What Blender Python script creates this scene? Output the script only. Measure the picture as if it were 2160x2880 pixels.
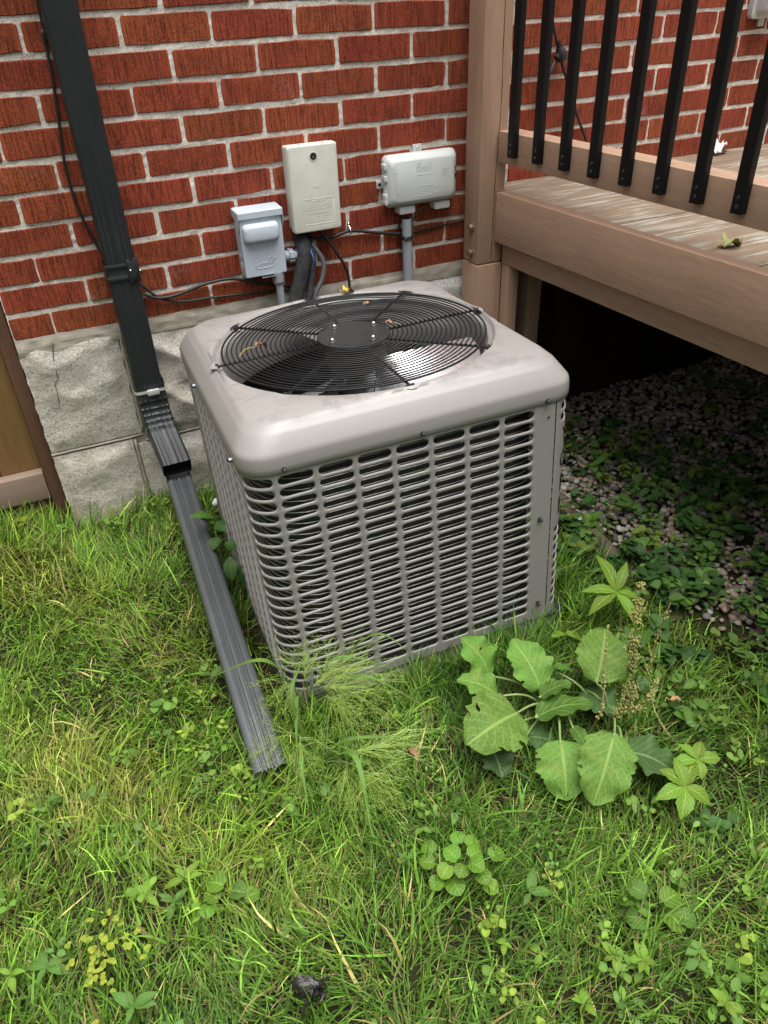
import bpy, bmesh, math, random
import numpy as np
from mathutils import Vector, Matrix, noise as mnoise
PI = math.pi
random.seed(7)
rng = np.random.default_rng(11)
for o in list(bpy.data.objects):
    bpy.data.objects.remove(o)
sc = bpy.context.scene
col = sc.collection

# ------------------------------------------------------------------ camera
R = ((0.9076876164590698, -0.4181410525765413, -0.035514096877643654),
     (-0.2679540618277918, -0.5123700805750357, -0.8158906307107094),
     (0.32296100643396625, 0.7500899683916014, -0.5771145706369282))   # right, down, forward
cam = bpy.data.cameras.new('camera')
cam.sensor_fit = 'VERTICAL'; cam.sensor_height = 36.0; cam.sensor_width = 27.0
cam.lens = 2122.2 / 2880 * 36.0
cam.clip_start = 0.05; cam.clip_end = 500
camo = bpy.data.objects.new('camera', cam); col.objects.link(camo)
camo.matrix_world = Matrix(((R[0][0], -R[1][0], -R[2][0], 0.126),
                            (R[0][1], -R[1][1], -R[2][1], -2.159),
                            (R[0][2], -R[1][2], -R[2][2], 0.7275),
                            (0, 0, 0, 1)))
sc.camera = camo

# ------------------------------------------------------------------ light (overcast)
SUN_EL, SUN_AZ = math.radians(80), math.radians(162)      # azimuth clockwise from +Y: high, behind and right of the camera
world = bpy.data.worlds.new('World'); sc.world = world; world.use_nodes = True
wn = world.node_tree
bg = wn.nodes['Background']
sky = wn.nodes.new('ShaderNodeTexSky'); sky.sky_type = 'NISHITA'; sky.sun_disc = False
sky.sun_elevation = SUN_EL; sky.sun_rotation = SUN_AZ
sky.air_density = 1.0; sky.dust_density = 6.0; sky.ozone_density = 1.0
hsv = wn.nodes.new('ShaderNodeHueSaturation'); hsv.inputs['Saturation'].default_value = 0.32   # cloud cover: nearly neutral sky
wn.links.new(sky.outputs[0], hsv.inputs['Color']); wn.links.new(hsv.outputs[0], bg.inputs['Color'])
bg.inputs['Strength'].default_value = 0.05
sun = bpy.data.lights.new('sun', 'SUN'); sun.energy = 1.5; sun.angle = math.radians(60); sun.color = (1.0, 0.985, 0.96)
suno = bpy.data.objects.new('sun', sun); col.objects.link(suno)
sd = Vector((math.sin(SUN_AZ) * math.cos(SUN_EL), math.cos(SUN_AZ) * math.cos(SUN_EL), math.sin(SUN_EL)))
suno.rotation_euler = sd.to_track_quat('Z', 'Y').to_euler(); suno.location = sd * 20
sc.view_settings.view_transform = 'Standard'; sc.view_settings.look = 'None'
sc.view_settings.exposure = 1.88; sc.view_settings.gamma = 1.0
sc.render.engine = 'CYCLES'

# ------------------------------------------------------------------ helpers
def tag(o, label=None, cat=None, group=None, kind=None):
    if label: o['label'] = label
    if cat: o['category'] = cat
    if group: o['group'] = group
    if kind: o['kind'] = kind
    return o

def thing(name, label, cat, loc=(0, 0, 0), group=None):
    o = bpy.data.objects.new(name, None); col.objects.link(o)
    o.location = loc; o.empty_display_size = 0.05
    return tag(o, label, cat, group)

def link(name, me, mat=None, parent=None, smooth=False):
    if mat is not None and not me.materials:
        me.materials.append(mat)
    if smooth:
        me.polygons.foreach_set('use_smooth', [True] * len(me.polygons))
    o = bpy.data.objects.new(name, me); col.objects.link(o)
    if parent is not None: o.parent = parent
    return o

def mesh(name, v, f):
    me = bpy.data.meshes.new(name); me.from_pydata([tuple(p) for p in v], [], f); me.update()
    return me

class MB:
    """collects shapes for ONE part"""
    def __init__(s): s.v = []; s.f = []
    def add(s, v, f):
        n = len(s.v); s.v += [tuple(p) for p in v]; s.f += [[i + n for i in q] for q in f]; return s
    def loft(s, rings, cap0=True, cap1=True, closed=True):
        n = len(rings[0]); v = [p for r in rings for p in r]; f = []
        for i in range(len(rings) - 1):
            for j in range(n if closed else n - 1):
                k = (j + 1) % n
                f.append([i * n + j, i * n + k, (i + 1) * n + k, (i + 1) * n + j])
        if cap0: f.append(list(range(n))[::-1])
        if cap1: f.append([(len(rings) - 1) * n + j for j in range(n)])
        return s.add(v, f)
    def box(s, lo, hi, bev=0.0):
        bm = bmesh.new(); bmesh.ops.create_cube(bm, size=1)
        c = [(a + b) / 2 for a, b in zip(lo, hi)]; d = [b - a for a, b in zip(lo, hi)]
        for w in bm.verts: w.co = Vector([c[i] + w.co[i] * d[i] for i in range(3)])
        if bev > 0: bmesh.ops.bevel(bm, geom=bm.edges[:], offset=bev, segments=2, affect='EDGES', profile=0.6)
        bm.verts.index_update()
        s.add([w.co[:] for w in bm.verts], [[w.index for w in q.verts] for q in bm.faces]); bm.free(); return s
    def tube(s, pts, r, n=8, cap=True):
        pts = [Vector(p) for p in pts]; rs = r if hasattr(r, '__len__') else [r] * len(pts)
        rings = []; up = None
        for i, p in enumerate(pts):
            t = (pts[min(i + 1, len(pts) - 1)] - pts[max(i - 1, 0)]).normalized()
            if up is None: up = t.orthogonal().normalized()
            up = (up - t * up.dot(t)).normalized(); b = t.cross(up)
            rings.append([p + (up * math.cos(a) + b * math.sin(a)) * rs[i] for a in [2 * PI * k / n for k in range(n)]])
        return s.loft(rings, cap, cap)
    def ball(s, c, r, seg=8, rings=5, sq=(1, 1, 1)):
        v = []; f = []
        for i in range(rings + 1):
            th = PI * i / rings
            for j in range(seg):
                ph = 2 * PI * j / seg
                v.append((c[0] + r * sq[0] * math.sin(th) * math.cos(ph), c[1] + r * sq[1] * math.sin(th) * math.sin(ph), c[2] + r * sq[2] * math.cos(th)))
        for i in range(rings):
            for j in range(seg):
                k = (j + 1) % seg; f.append([i * seg + j, (i + 1) * seg + j, (i + 1) * seg + k, i * seg + k])
        return s.add(v, f)
    def build(s, name, mat, parent=None, smooth=False, angle=None):
        me = mesh(name, s.v, s.f)
        bm = bmesh.new(); bm.from_mesh(me); bmesh.ops.recalc_face_normals(bm, faces=bm.faces[:]); bm.to_mesh(me); bm.free()
        o = link(name, me, mat, parent, smooth)
        if angle is not None:
            me.polygons.foreach_set('use_smooth', [True] * len(me.polygons))
            me.set_sharp_from_angle(angle=math.radians(angle))
        return o

def spline(pts, n=6):
    """Catmull-Rom through points"""
    P = [Vector(p) for p in pts]; P = [P[0] * 2 - P[1]] + P + [P[-1] * 2 - P[-2]]
    out = []
    for i in range(1, len(P) - 2):
        for k in range(n):
            t = k / n; a, b, c, d = P[i - 1], P[i], P[i + 1], P[i + 2]
            out.append(0.5 * ((2 * b) + (c - a) * t + (2 * a - 5 * b + 4 * c - d) * t * t + (3 * b - a - 3 * c + d) * t ** 3))
    out.append(P[-2]); return out

def rr(w, h, r, n=5):
    """rounded rectangle outline (2D) centred on 0"""
    out = []
    for cx, cy, a0 in ((1, 1, 0), (-1, 1, 90), (-1, -1, 180), (1, -1, 270)):
        for k in range(n + 1):
            a = math.radians(a0 + 90 * k / n)
            out.append((cx * (w / 2 - r) + r * math.cos(a), cy * (h / 2 - r) + r * math.sin(a)))
    return out

def wallbox(mb, cx, cz, prof, base=0.0):
    """rounded box against the wall: prof = list of (depth, w, h, r, dx, dz)"""
    rings = []
    for p in prof:
        d, w, h, r = p[:4]; dx, dz = (p[4], p[5]) if len(p) > 4 else (0, 0)
        rings.append([(cx + dx + a, base - d, cz + dz + b) for a, b in rr(w, h, r)])
    return mb.loft(rings)

def text_part(name, body, size, cx, y, cz, depth, mat, parent, align='CENTER'):
    cu = bpy.data.curves.new('lettering', 'FONT'); cu.body = body; cu.size = size; cu.extrude = depth
    cu.align_x = align; cu.align_y = 'CENTER'; cu.resolution_u = 2
    t = bpy.data.objects.new('tmp_text', cu); col.objects.link(t)
    dg = bpy.context.evaluated_depsgraph_get(); dg.update()
    me = bpy.data.meshes.new_from_object(t.evaluated_get(dg)); bpy.data.objects.remove(t); bpy.data.curves.remove(cu)
    for v in me.vertices: v.co = Vector((cx + v.co.x, y - v.co.z, cz + v.co.y))
    me.materials.clear(); return link(name, me, mat, parent)

# ------------------------------------------------------------------ materials
class NT:
    def __init__(s, name):
        s.m = bpy.data.materials.new(name); s.m.use_nodes = True; s.t = s.m.node_tree
        s.b = s.t.nodes['Principled BSDF']; s.out = s.t.nodes['Material Output']
    def n(s, typ, ins=None, **kw):
        x = s.t.nodes.new('ShaderNode' + typ)
        for k, v in kw.items(): setattr(x, k, v)
        for k, v in (ins or {}).items():
            if isinstance(v, bpy.types.NodeSocket): s.t.links.new(v, x.inputs[k])
            else: x.inputs[k].default_value = v
        return x
    def l(s, a, b): s.t.links.new(a, b)
    def set(s, **kw):
        for k, v in kw.items():
            k = k.replace('_', ' ')
            if isinstance(v, bpy.types.NodeSocket): s.l(v, s.b.inputs[k])
            else: s.b.inputs[k].default_value = v
    def coord(s, scale=(1, 1, 1), kind='Object', offset=None):
        tc = s.n('TexCoord'); v = tc.outputs[kind]
        if offset is not None:
            v = s.n('VectorMath', {0: v, 1: offset}, operation='ADD').outputs[0]
        return s.n('Mapping', {'Vector': v, 'Scale': scale}).outputs[0]
    def noise(s, vec, scale, detail=3, rough=0.55):
        return s.n('TexNoise', {'Vector': vec, 'Scale': scale, 'Detail': detail, 'Roughness': rough}).outputs[0]
    def ramp(s, fac, lo, hi, c0=(0, 0, 0, 1), c1=(1, 1, 1, 1)):
        r = s.n('ValToRGB', {'Fac': fac}); e = r.color_ramp.elements
        e[0].position = lo; e[1].position = hi; e[0].color = c0; e[1].color = c1
        return r.outputs[0]
    def mix(s, fac, a, b, mode='MIX'):
        x = s.n('MixRGB', blend_type=mode)
        for i, v in ((0, fac), (1, a), (2, b)):
            if isinstance(v, bpy.types.NodeSocket): s.l(v, x.inputs[i])
            else: x.inputs[i].default_value = v if i == 0 else (tuple(v) + (1,) if len(v) == 3 else v)
        return x.outputs[0]
    def math(s, op, a, b=0.0):
        x = s.n('Math', operation=op)
        for i, v in ((0, a), (1, b)):
            if isinstance(v, bpy.types.NodeSocket): s.l(v, x.inputs[i])
            else: x.inputs[i].default_value = v
        return x.outputs[0]
    def bump(s, h, strength, dist, prev=None):
        ins = {'Height': h, 'Strength': strength, 'Distance': dist}
        if prev is not None: ins['Normal'] = prev
        return s.n('Bump', ins).outputs[0]
    def rand(s): return s.n('ObjectInfo').outputs['Random']

def simple(name, c, c2=None, scale=15, rough=0.5, metal=0.0, bump=0.0, bscale=200, bdist=0.001, stretch=(1, 1, 1), lo=0.35, hi=0.65, spec=0.5):
    t = NT(name); v = t.coord(stretch)
    if c2 is not None: t.set(Base_Color=t.mix(t.ramp(t.noise(v, scale, 5), lo, hi), c, c2))
    else: t.set(Base_Color=tuple(c) + (1,))
    t.set(Roughness=rough, Metallic=metal); t.b.inputs['Specular IOR Level'].default_value = spec
    if bump > 0: t.set(Normal=t.bump(t.noise(v, bscale, 4), bump, bdist))
    return t.m

def m_brick():
    t = NT('red_wirecut_brick'); r = t.rand()
    off = t.n('CombineXYZ', {'X': t.math('MULTIPLY', r, 37.0), 'Y': t.math('MULTIPLY', r, 91.0), 'Z': t.math('MULTIPLY', r, 53.0)}).outputs[0]
    raw = t.coord()
    g = t.noise(t.coord((300, 1, 16), offset=off), 1.0, 2, 0.5)          # vertical wire-cut drag marks
    groove = t.ramp(g, 0.38, 0.54)
    pits = t.ramp(t.noise(t.coord((1, 1, 0.5), offset=off), 330, 4, 0.7), 0.40, 0.58)
    sx = t.n('SeparateXYZ', {'Vector': raw}).outputs[0]
    edge = t.ramp(t.math('ABSOLUTE', sx), 0.0955, 0.0975)               # smooth ends of each brick
    tex = t.mix(0.48, groove, pits)
    tex = t.mix(edge, tex, (0.75, 0.75, 0.75))
    base = t.mix(t.ramp(t.noise(t.coord(offset=off), 9, 3), 0.35, 0.7), (0.385, 0.084, 0.034), (0.315, 0.062, 0.026))
    h = t.n('HueSaturation', {'Color': base, 'Hue': t.math('ADD', 0.494, t.math('MULTIPLY', r, 0.012)), 'Saturation': 1.0,
                              'Value': t.math('ADD', 0.92, t.math('MULTIPLY', t.math('FRACT', t.math('MULTIPLY', r, 7.31)), 0.15))}).outputs[0]
    c = t.mix(t.math('MULTIPLY', t.math('SUBTRACT', 1.0, tex), 0.88), h, (0.045, 0.010, 0.006))
    pos = t.n('NewGeometry').outputs['Position']
    ef = t.math('MULTIPLY', t.ramp(t.noise(pos, 7.0, 4, 0.6), 0.60, 0.75), t.ramp(t.noise(pos, 160.0, 3, 0.7), 0.45, 0.62))
    c = t.mix(t.math('MULTIPLY', ef, 0.30), c, (0.50, 0.40, 0.34))
    c = t.mix(t.math('MULTIPLY', t.ramp(t.noise(pos, 3.3, 3), 0.50, 0.72), 0.22), c, (0.10, 0.020, 0.012))
    lime = t.ramp(t.noise(t.coord(offset=off), 120, 2), 0.80, 0.83)
    c = t.mix(t.math('MULTIPLY', lime, 0.55), c, (0.55, 0.45, 0.38))
    t.set(Base_Color=c, Roughness=0.88, Normal=t.bump(tex, 0.75, 0.0022)); t.b.inputs['Specular IOR Level'].default_value = 0.25
    return t.m

def m_mortar():
    t = NT('lime_mortar'); v = t.coord()
    c = t.mix(t.ramp(t.noise(v, 14, 5), 0.35, 0.7), (0.72, 0.68, 0.605), (0.60, 0.555, 0.485))
    c = t.mix(t.ramp(t.noise(v, 260, 3), 0.48, 0.75), c, (0.26, 0.225, 0.18))
    t.set(Base_Color=c, Roughness=0.95, Normal=t.bump(t.noise(v, 320, 4, 0.7), 0.5, 0.0015)); t.b.inputs['Specular IOR Level'].default_value = 0.2
    return t.m

def m_stone():
    t = NT('rock_faced_concrete'); v = t.coord()
    c = t.mix(t.ramp(t.noise(v, 6, 6, 0.6), 0.34, 0.62), (0.530, 0.488, 0.415), (0.660, 0.622, 0.555))
    c = t.mix(t.ramp(t.noise(v, 4.1, 4), 0.55, 0.68), c, (0.68, 0.665, 0.63))           # lighter parge patches
    c = t.mix(t.ramp(t.noise(v, 170, 4, 0.75), 0.47, 0.72), c, (0.20, 0.17, 0.13))
    st = t.ramp(t.noise(t.coord((9, 9, 2.2)), 1.0, 5), 0.60, 0.78)
    c = t.mix(t.math('MULTIPLY', st, 0.55), c, (0.27, 0.18, 0.095))                    # rust-brown damp stains
    n1 = t.bump(t.noise(v, 46, 8, 0.72), 0.75, 0.010)
    t.set(Base_Color=c, Roughness=0.93, Normal=t.bump(t.noise(v, 420, 3, 0.7), 0.8, 0.0018, n1)); t.b.inputs['Specular IOR Level'].default_value = 0.25
    return t.m

def m_wood(name, axis, c, c2, worn=0.0, rough=0.62, bump=0.5, wornc=(0.46, 0.41, 0.32), grain=0.16):
    t = NT(name); st = [34, 34, 34]; st[axis] = 1.6; sf = [160, 160, 160]; sf[axis] = 5
    v = t.coord(tuple(st)); dis = t.noise(t.coord(), 5, 2)
    vv = t.n('VectorMath', {0: v, 1: t.n('VectorMath', {0: dis, 'Scale': 3.0}, operation='SCALE').outputs[0]}, operation='ADD').outputs[0]
    g = t.noise(vv, 1.0, 5, 0.55); fine = t.noise(t.coord(tuple(sf)), 1.0, 3, 0.6)
    cc = t.mix(t.ramp(g, 0.3, 0.72), c, c2)
    cc = t.mix(t.math('MULTIPLY', t.ramp(fine, 0.55, 0.75), 0.35), cc, tuple(x * 0.45 for x in c))
    wv = [24, 24, 24]; wv[axis] = 0.5
    wave = t.n('TexWave', {'Vector': t.n('VectorMath', {0: t.coord(tuple(wv)), 1: t.n('VectorMath', {0: t.n('TexNoise', {'Vector': t.coord((3, 3, 3)), 'Scale': 1.0, 'Detail': 2.0}).outputs['Color'], 'Scale': 2.6}, operation='SCALE').outputs[0]}, operation='ADD').outputs[0], 'Scale': 1.1, 'Distortion': 1.5, 'Detail': 2.0}, wave_type='BANDS', bands_direction='DIAGONAL', wave_profile='SAW').outputs[1]
    cc = t.mix(t.math('MULTIPLY', t.ramp(wave, 0.72, 0.98), grain), cc, tuple(x * 0.5 for x in c))
    if worn > 0:
        sw = [75, 75, 75]; sw[axis] = 6.0
        w = t.noise(t.coord(tuple(sw)), 1.0, 6, 0.68)
        reg = t.noise(t.coord((4, 4, 4)), 1.0, 2)
        m = t.ramp(t.math('ADD', w, t.math('MULTIPLY', t.math('SUBTRACT', reg, 0.5), 0.55)), 0.57 - worn * 0.08, 0.66 - worn * 0.06)
        fw = t.mix(t.ramp(fine, 0.35, 0.7), wornc, tuple(x * 0.38 for x in wornc))
        cc = t.mix(m, cc, fw)
    hgt = t.mix(0.4 if grain > 0 else 0.0, t.mix(0.5, g, fine), wave)
    t.set(Base_Color=cc, Roughness=rough, Normal=t.bump(hgt, bump, 0.0016)); t.b.inputs['Specular IOR Level'].default_value = 0.3
    return t.m

def m_acpaint(name, c, c2, dirt=True):
    t = NT(name); v = t.coord()
    base = t.mix(t.ramp(t.noise(v, 300, 2), 0.3, 0.7), c, tuple(x * 0.94 for x in c))
    rg = 0.42
    if dirt:
        zz = t.n('SeparateXYZ', {'Vector': v}).outputs[2]
        top = t.ramp(zz, 0.662, 0.676)
        d = t.ramp(t.noise(v, 17, 6, 0.68), 0.50, 0.66)
        d2 = t.ramp(t.noise(t.coord((7, 34, 20)), 1.0, 5, 0.7), 0.56, 0.70)
        dm = t.math('MULTIPLY', t.math('MAXIMUM', d, d2), top)
        base = t.mix(t.math('MULTIPLY', dm, 0.75), base, c2)
        run = t.math('MULTIPLY', t.ramp(t.noise(t.coord((26, 26, 1.5)), 1.0, 3), 0.62, 0.78), 0.22)
        base = t.mix(run, base, tuple(x * 0.72 for x in c))
        rg = t.n('MapRange', {'Value': dm, 'To Min': 0.38, 'To Max': 0.62}).outputs[0]
    t.set(Base_Color=base, Roughness=rg, Normal=t.bump(t.noise(v, 900, 2), 0.12, 0.0004))
    return t.m

def m_leaf(name, c, c2, rib, veins=9.0, trans=0.30, rough=0.45, veinamt=0.55, net=False):
    t = NT(name); uv = t.n('SeparateXYZ', {'Vector': t.n('TexCoord').outputs['UV']})
    u, s = uv.outputs[0], t.math('ABSOLUTE', t.math('SUBTRACT', uv.outputs[1], 0.5))
    r = t.rand()
    mid = t.math('SUBTRACT', 1.0, t.ramp(s, 0.012, 0.04))
    ph = t.math('SUBTRACT', t.math('MULTIPLY', u, veins), t.math('MULTIPLY', s, veins * 0.75))
    vn = t.math('SUBTRACT', 1.0, t.ramp(t.math('ABSOLUTE', t.math('SUBTRACT', t.math('FRACT', ph), 0.5)), 0.03, 0.14))
    v = t.math('MAXIMUM', mid, t.math('MULTIPLY', vn, veinamt))
    n = t.noise(t.coord(), 30, 4)
    cc = t.mix(t.ramp(n, 0.3, 0.7), c, c2)
    cc = t.n('HueSaturation', {'Color': cc, 'Hue': t.math('ADD', 0.488, t.math('MULTIPLY', r, 0.024)), 'Saturation': 1.0,
                               'Value': t.math('ADD', 0.78, t.math('MULTIPLY', r, 0.42))}).outputs[0]
    cc = t.mix(v, cc, rib)
    if net:                                                   # fine network of veins between the ribs
        vo = t.n('TexVoronoi', {'Vector': t.coord(), 'Scale': 130.0}, feature='DISTANCE_TO_EDGE').outputs['Distance']
        cc = t.mix(t.math('MULTIPLY', t.math('SUBTRACT', 1.0, t.ramp(vo, 0.02, 0.16)), 0.35), cc, rib)
        cc = t.mix(t.math('MULTIPLY', t.ramp(t.noise(t.coord(), 24, 4), 0.60, 0.72), 0.4), cc, (0.20, 0.24, 0.05))
    pl = t.math('ABSOLUTE', t.math('SUBTRACT', t.math('FRACT', ph), 0.5))
    t.set(Base_Color=cc, Roughness=rough, Normal=t.bump(t.math('SUBTRACT', t.math('ADD', pl, t.math('MULTIPLY', n, 0.6)), t.math('MULTIPLY', mid, 1.0)), 0.35, 0.0022))
    t.b.inputs['Specular IOR Level'].default_value = 0.18
    tr = t.n('BsdfTranslucent', {'Color': cc}); mx = t.n('MixShader', {0: trans})
    t.l(t.b.outputs[0], mx.inputs[1]); t.l(tr.outputs[0], mx.inputs[2]); t.l(mx.outputs[0], t.out.inputs[0])
    return t.m

def m_attr(name, rough=0.5, trans=0.35, spec=0.35):
    t = NT(name); a = t.n('Attribute', attribute_name='tint').outputs['Color']
    t.set(Base_Color=a, Roughness=rough); t.b.inputs['Specular IOR Level'].default_value = spec
    if trans > 0:
        tr = t.n('BsdfTranslucent', {'Color': a}); mx = t.n('MixShader', {0: trans})
        t.l(t.b.outputs[0], mx.inputs[1]); t.l(tr.outputs[0], mx.inputs[2]); t.l(mx.outputs[0], t.out.inputs[0])
    return t.m

def m_ground():
    t = NT('lawn_soil'); v = t.coord()
    c = t.mix(t.ramp(t.noise(v, 22, 6, 0.7), 0.35, 0.65), (0.018, 0.022, 0.007), (0.034, 0.030, 0.014))
    far = t.n('VectorMath', {0: v}, operation='LENGTH').outputs['Value']
    c = t.mix(t.ramp(t.math('MULTIPLY', far, 0.1), 0.32, 0.5), c, (0.075, 0.10, 0.03))
    t.set(Base_Color=c, Roughness=1.0, Normal=t.bump(t.noise(v, 90, 6, 0.7), 0.9, 0.012)); t.b.inputs['Specular IOR Level'].default_value = 0.1
    return t.m

BRICK, MORTAR, STONE = m_brick(), m_mortar(), m_stone()
BROWN = (0.430, 0.280, 0.190); BROWN2 = (0.365, 0.234, 0.157)
WOODX = m_wood('worn_deck_paint', 0, (0.205, 0.148, 0.102), (0.150, 0.108, 0.074), worn=0.55, grain=0.0, wornc=(0.39, 0.37, 0.305))
WOODY = m_wood('brown_stained_board', 1, BROWN, BROWN2, bump=0.75)
WOODZ = m_wood('brown_stained_post', 2, BROWN, BROWN2, bump=0.5)
CEDARZ = m_wood('cedar_board', 2, (0.270, 0.155, 0.062), (0.190, 0.105, 0.042), bump=0.3)
STILE = m_wood('reddish_stile', 2, (0.175, 0.095, 0.060), (0.115, 0.060, 0.038), bump=0.4)
EDGEW = m_wood('old_timber', 1, (0.125, 0.098, 0.068), (0.075, 0.060, 0.045), bump=0.8)
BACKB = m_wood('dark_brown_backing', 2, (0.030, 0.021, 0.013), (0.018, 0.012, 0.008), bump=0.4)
RAILX = m_wood('weathered_rail', 0, (0.285, 0.215, 0.165), (0.215, 0.155, 0.115), bump=0.3)
ACP = m_acpaint('beige_enamel', (0.250, 0.238, 0.222), (0.140, 0.136, 0.132))
ACI = simple('beige_enamel_inside', (0.40, 0.37, 0.32), rough=0.5)
COIL = simple('dark_coil_fins', (0.022, 0.022, 0.022), (0.045, 0.044, 0.042), 90, 0.6, 0.3, 0.6, 700, 0.001)
WIRE = simple('bare_steel_wire', (0.50, 0.50, 0.48), rough=0.35, metal=0.8)
BLKW = simple('black_coated_wire', (0.006, 0.006, 0.0065), rough=0.5, spec=0.3)
BLKP = simple('black_plate', (0.012, 0.013, 0.015), (0.020, 0.021, 0.023), 40, 0.45, bump=0.15, bscale=60)
STEEL = simple('zinc_steel', (0.62, 0.62, 0.60), rough=0.25, metal=1.0)
ALU = simple('fan_aluminium', (0.86, 0.87, 0.88), (0.80, 0.81, 0.82), 12, 0.26, 0.92)
MOTOR = simple('rusty_motor', (0.075, 0.045, 0.034), (0.035, 0.026, 0.022), 16, 0.6)
BALU = simple('black_powder_coat', (0.0055, 0.0055, 0.006), rough=0.5, spec=0.25)
SPOUT = simple('charcoal_aluminium', (0.016, 0.018, 0.0195), (0.021, 0.0235, 0.025), 8, 0.40, bump=0.06, bscale=90, spec=0.35)
SPOUT_LIT = simple('charcoal_aluminium_sky_lit', (0.066, 0.071, 0.074), (0.080, 0.085, 0.088), 7, 0.30, bump=0.05, bscale=150)  # lighter copy of the spout metal, sky reflection put into the colour
SILVER = simple('shiny_clamp', (0.85, 0.85, 0.82), rough=0.30, metal=0.6)
GREYB = simple('grey_painted_steel', (0.470, 0.535, 0.590), (0.42, 0.478, 0.530), 10, 0.45, bump=0.05)
BEIGEB = simple('beige_weathered_plastic', (0.62, 0.62, 0.535), (0.55, 0.55, 0.47), 22, 0.55, bump=0.08)
BELLB = simple('pale_grey_plastic', (0.58, 0.61, 0.585), (0.53, 0.557, 0.535), 14, 0.5, bump=0.06)
PVC = simple('grey_pvc', (0.31, 0.335, 0.36), (0.26, 0.28, 0.30), 12, 0.5)
WPVC = simple('white_pvc', (0.72, 0.72, 0.70), rough=0.4)
RUBBER = simple('black_rubber', (0.014, 0.014, 0.015), rough=0.5)
FOAM = simple('black_foam_wrap', (0.012, 0.012, 0.012), (0.03, 0.03, 0.03), 60, 0.9, bump=0.6, bscale=220)
FLEX = simple('grey_flexible_conduit', (0.10, 0.105, 0.11), rough=0.45)
BLUE = simple('blue_zip_tie', (0.02, 0.13, 0.45), rough=0.4)
CONC = simple('pad_concrete', (0.30, 0.28, 0.245), (0.21, 0.195, 0.165), 18, 0.95, bump=0.6, bscale=160, bdist=0.003)
RUST = simple('painted_rusty_bolt', (0.24, 0.17, 0.125), (0.16, 0.075, 0.04), 60, 0.6)
DARK = simple('dark_opening', (0.006, 0.006, 0.006), rough=0.8)
CLEARP = simple('translucent_grey_cover', (0.50, 0.51, 0.52), rough=0.22)
DEADL = simple('dry_brown_leaf', (0.26, 0.11, 0.035), (0.13, 0.05, 0.02), 70, 0.7, bump=0.5, bscale=160, bdist=0.003)
DEADY = simple('yellow_brown_leaf', (0.48, 0.33, 0.03), (0.17, 0.075, 0.03), 48, 0.6, bump=0.5, bscale=160, bdist=0.003, lo=0.44, hi=0.54)
DEADG = simple('fading_green_leaf', (0.17, 0.22, 0.06), (0.30, 0.25, 0.08), 45, 0.6, bump=0.5, bscale=160, bdist=0.003)
DEADP = simple('pinkish_dry_leaf', (0.33, 0.17, 0.10), (0.20, 0.11, 0.05), 60, 0.7)
CHAR = simple('black_wet_leaf', (0.008, 0.007, 0.008), (0.025, 0.02, 0.02), 50, 0.35, bump=0.7, bscale=120, bdist=0.004)
PAPER = simple('white_paper', (0.75, 0.75, 0.75), (0.6, 0.6, 0.6), 40, 0.6)

# ------------------------------------------------------------------ ground
def fbm(x, y, s, seed=0.0):
    return (np.sin(x * s + seed) * np.cos(y * s * 1.13 - seed * 1.7) + 0.6 * np.sin(x * s * 2.1 + y * s * 1.4 + seed * 2.3)
            + 0.4 * np.cos(x * s * 3.7 - y * s * 4.1 + seed * 3.1)) / 2.0
def gz(x, y):
    return -0.640 + 0.010 * fbm(x, y, 4.3, 1.0) + 0.006 * fbm(x, y, 11.0, 2.0)
xs = np.concatenate([[-90, -30, -10, -4], np.linspace(-1.6, 3.4, 126), [6, 14, 35, 90]])
ys = np.concatenate([[-90, -30, -10, -5], np.linspace(-3.2, 0.6, 96), [2, 8, 30, 90]])
GX, GY = np.meshgrid(xs, ys); GZ = gz(GX, GY)
nx, ny = len(xs), len(ys)
gv = np.stack([GX, GY, GZ], -1).reshape(-1, 3)
gf = [[j * nx + i, j * nx + i + 1, (j + 1) * nx + i + 1, (j + 1) * nx + i] for j in range(ny - 1) for i in range(nx - 1)]
g = link('ground', mesh('ground', gv.tolist(), gf), m_ground(), smooth=True); tag(g, kind='structure')

# ------------------------------------------------------------------ house wall
house = thing('house_wall', 'red brick house wall on a rough grey stone foundation', 'wall')
LB, HB = 0.2175, 0.07196
BJ = 0.0128; PJ = 0.0102
def brick_mesh(length, seed):
    r = random.Random(seed); hx, hz = length / 2, (HB - BJ) / 2
    prof = []
    def j(a): return r.uniform(-a, a)
    c = 0.0035
    tops = [(-hx + c, hz), (-hx * 0.5, hz), (0, hz), (hx * 0.5, hz), (hx - c, hz), (hx, hz - c), (hx, 0), (hx, -hz + c)]
    pts = tops + [(-a, -b) for a, b in tops]
    pts = [(a + j(0.0011), b + j(0.0013)) for a, b in pts]
    if r.random() < 0.4:                                            # a chipped corner
        k = r.choice([0, 4, 5, 7, 8, 12]); pts[k] = (pts[k][0] * (1 - r.uniform(.01, .025)), pts[k][1] * (1 - r.uniform(.05, .16)))
    rings = []
    for ins, y in ((0.0016, 0.0), (0.0, 0.0022), (0.0, 0.09)):
        rings.append([(a - math.copysign(ins, a), y + (j(0.0006) if ins else 0), b - math.copysign(ins, b)) for a, b in pts])
    mb = MB(); mb.loft(rings, True, False)
    me = mesh('brick', mb.v, mb.f)
    bm = bmesh.new(); bm.from_mesh(me); bmesh.ops.recalc_face_normals(bm, faces=bm.faces[:])
    if sum(f.normal.y for f in bm.faces if len(f.verts) > 4) > 0: bmesh.ops.reverse_faces(bm, faces=bm.faces[:])
    bm.to_mesh(me); bm.free()
    me.materials.append(BRICK); return me
FULL = [brick_mesh(LB - PJ, s) for s in range(12)]
HALF = [brick_mesh(LB / 2 - PJ * 0.5, 100 + s) for s in range(4)]
rest = MB(); NCOL = 14
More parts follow.
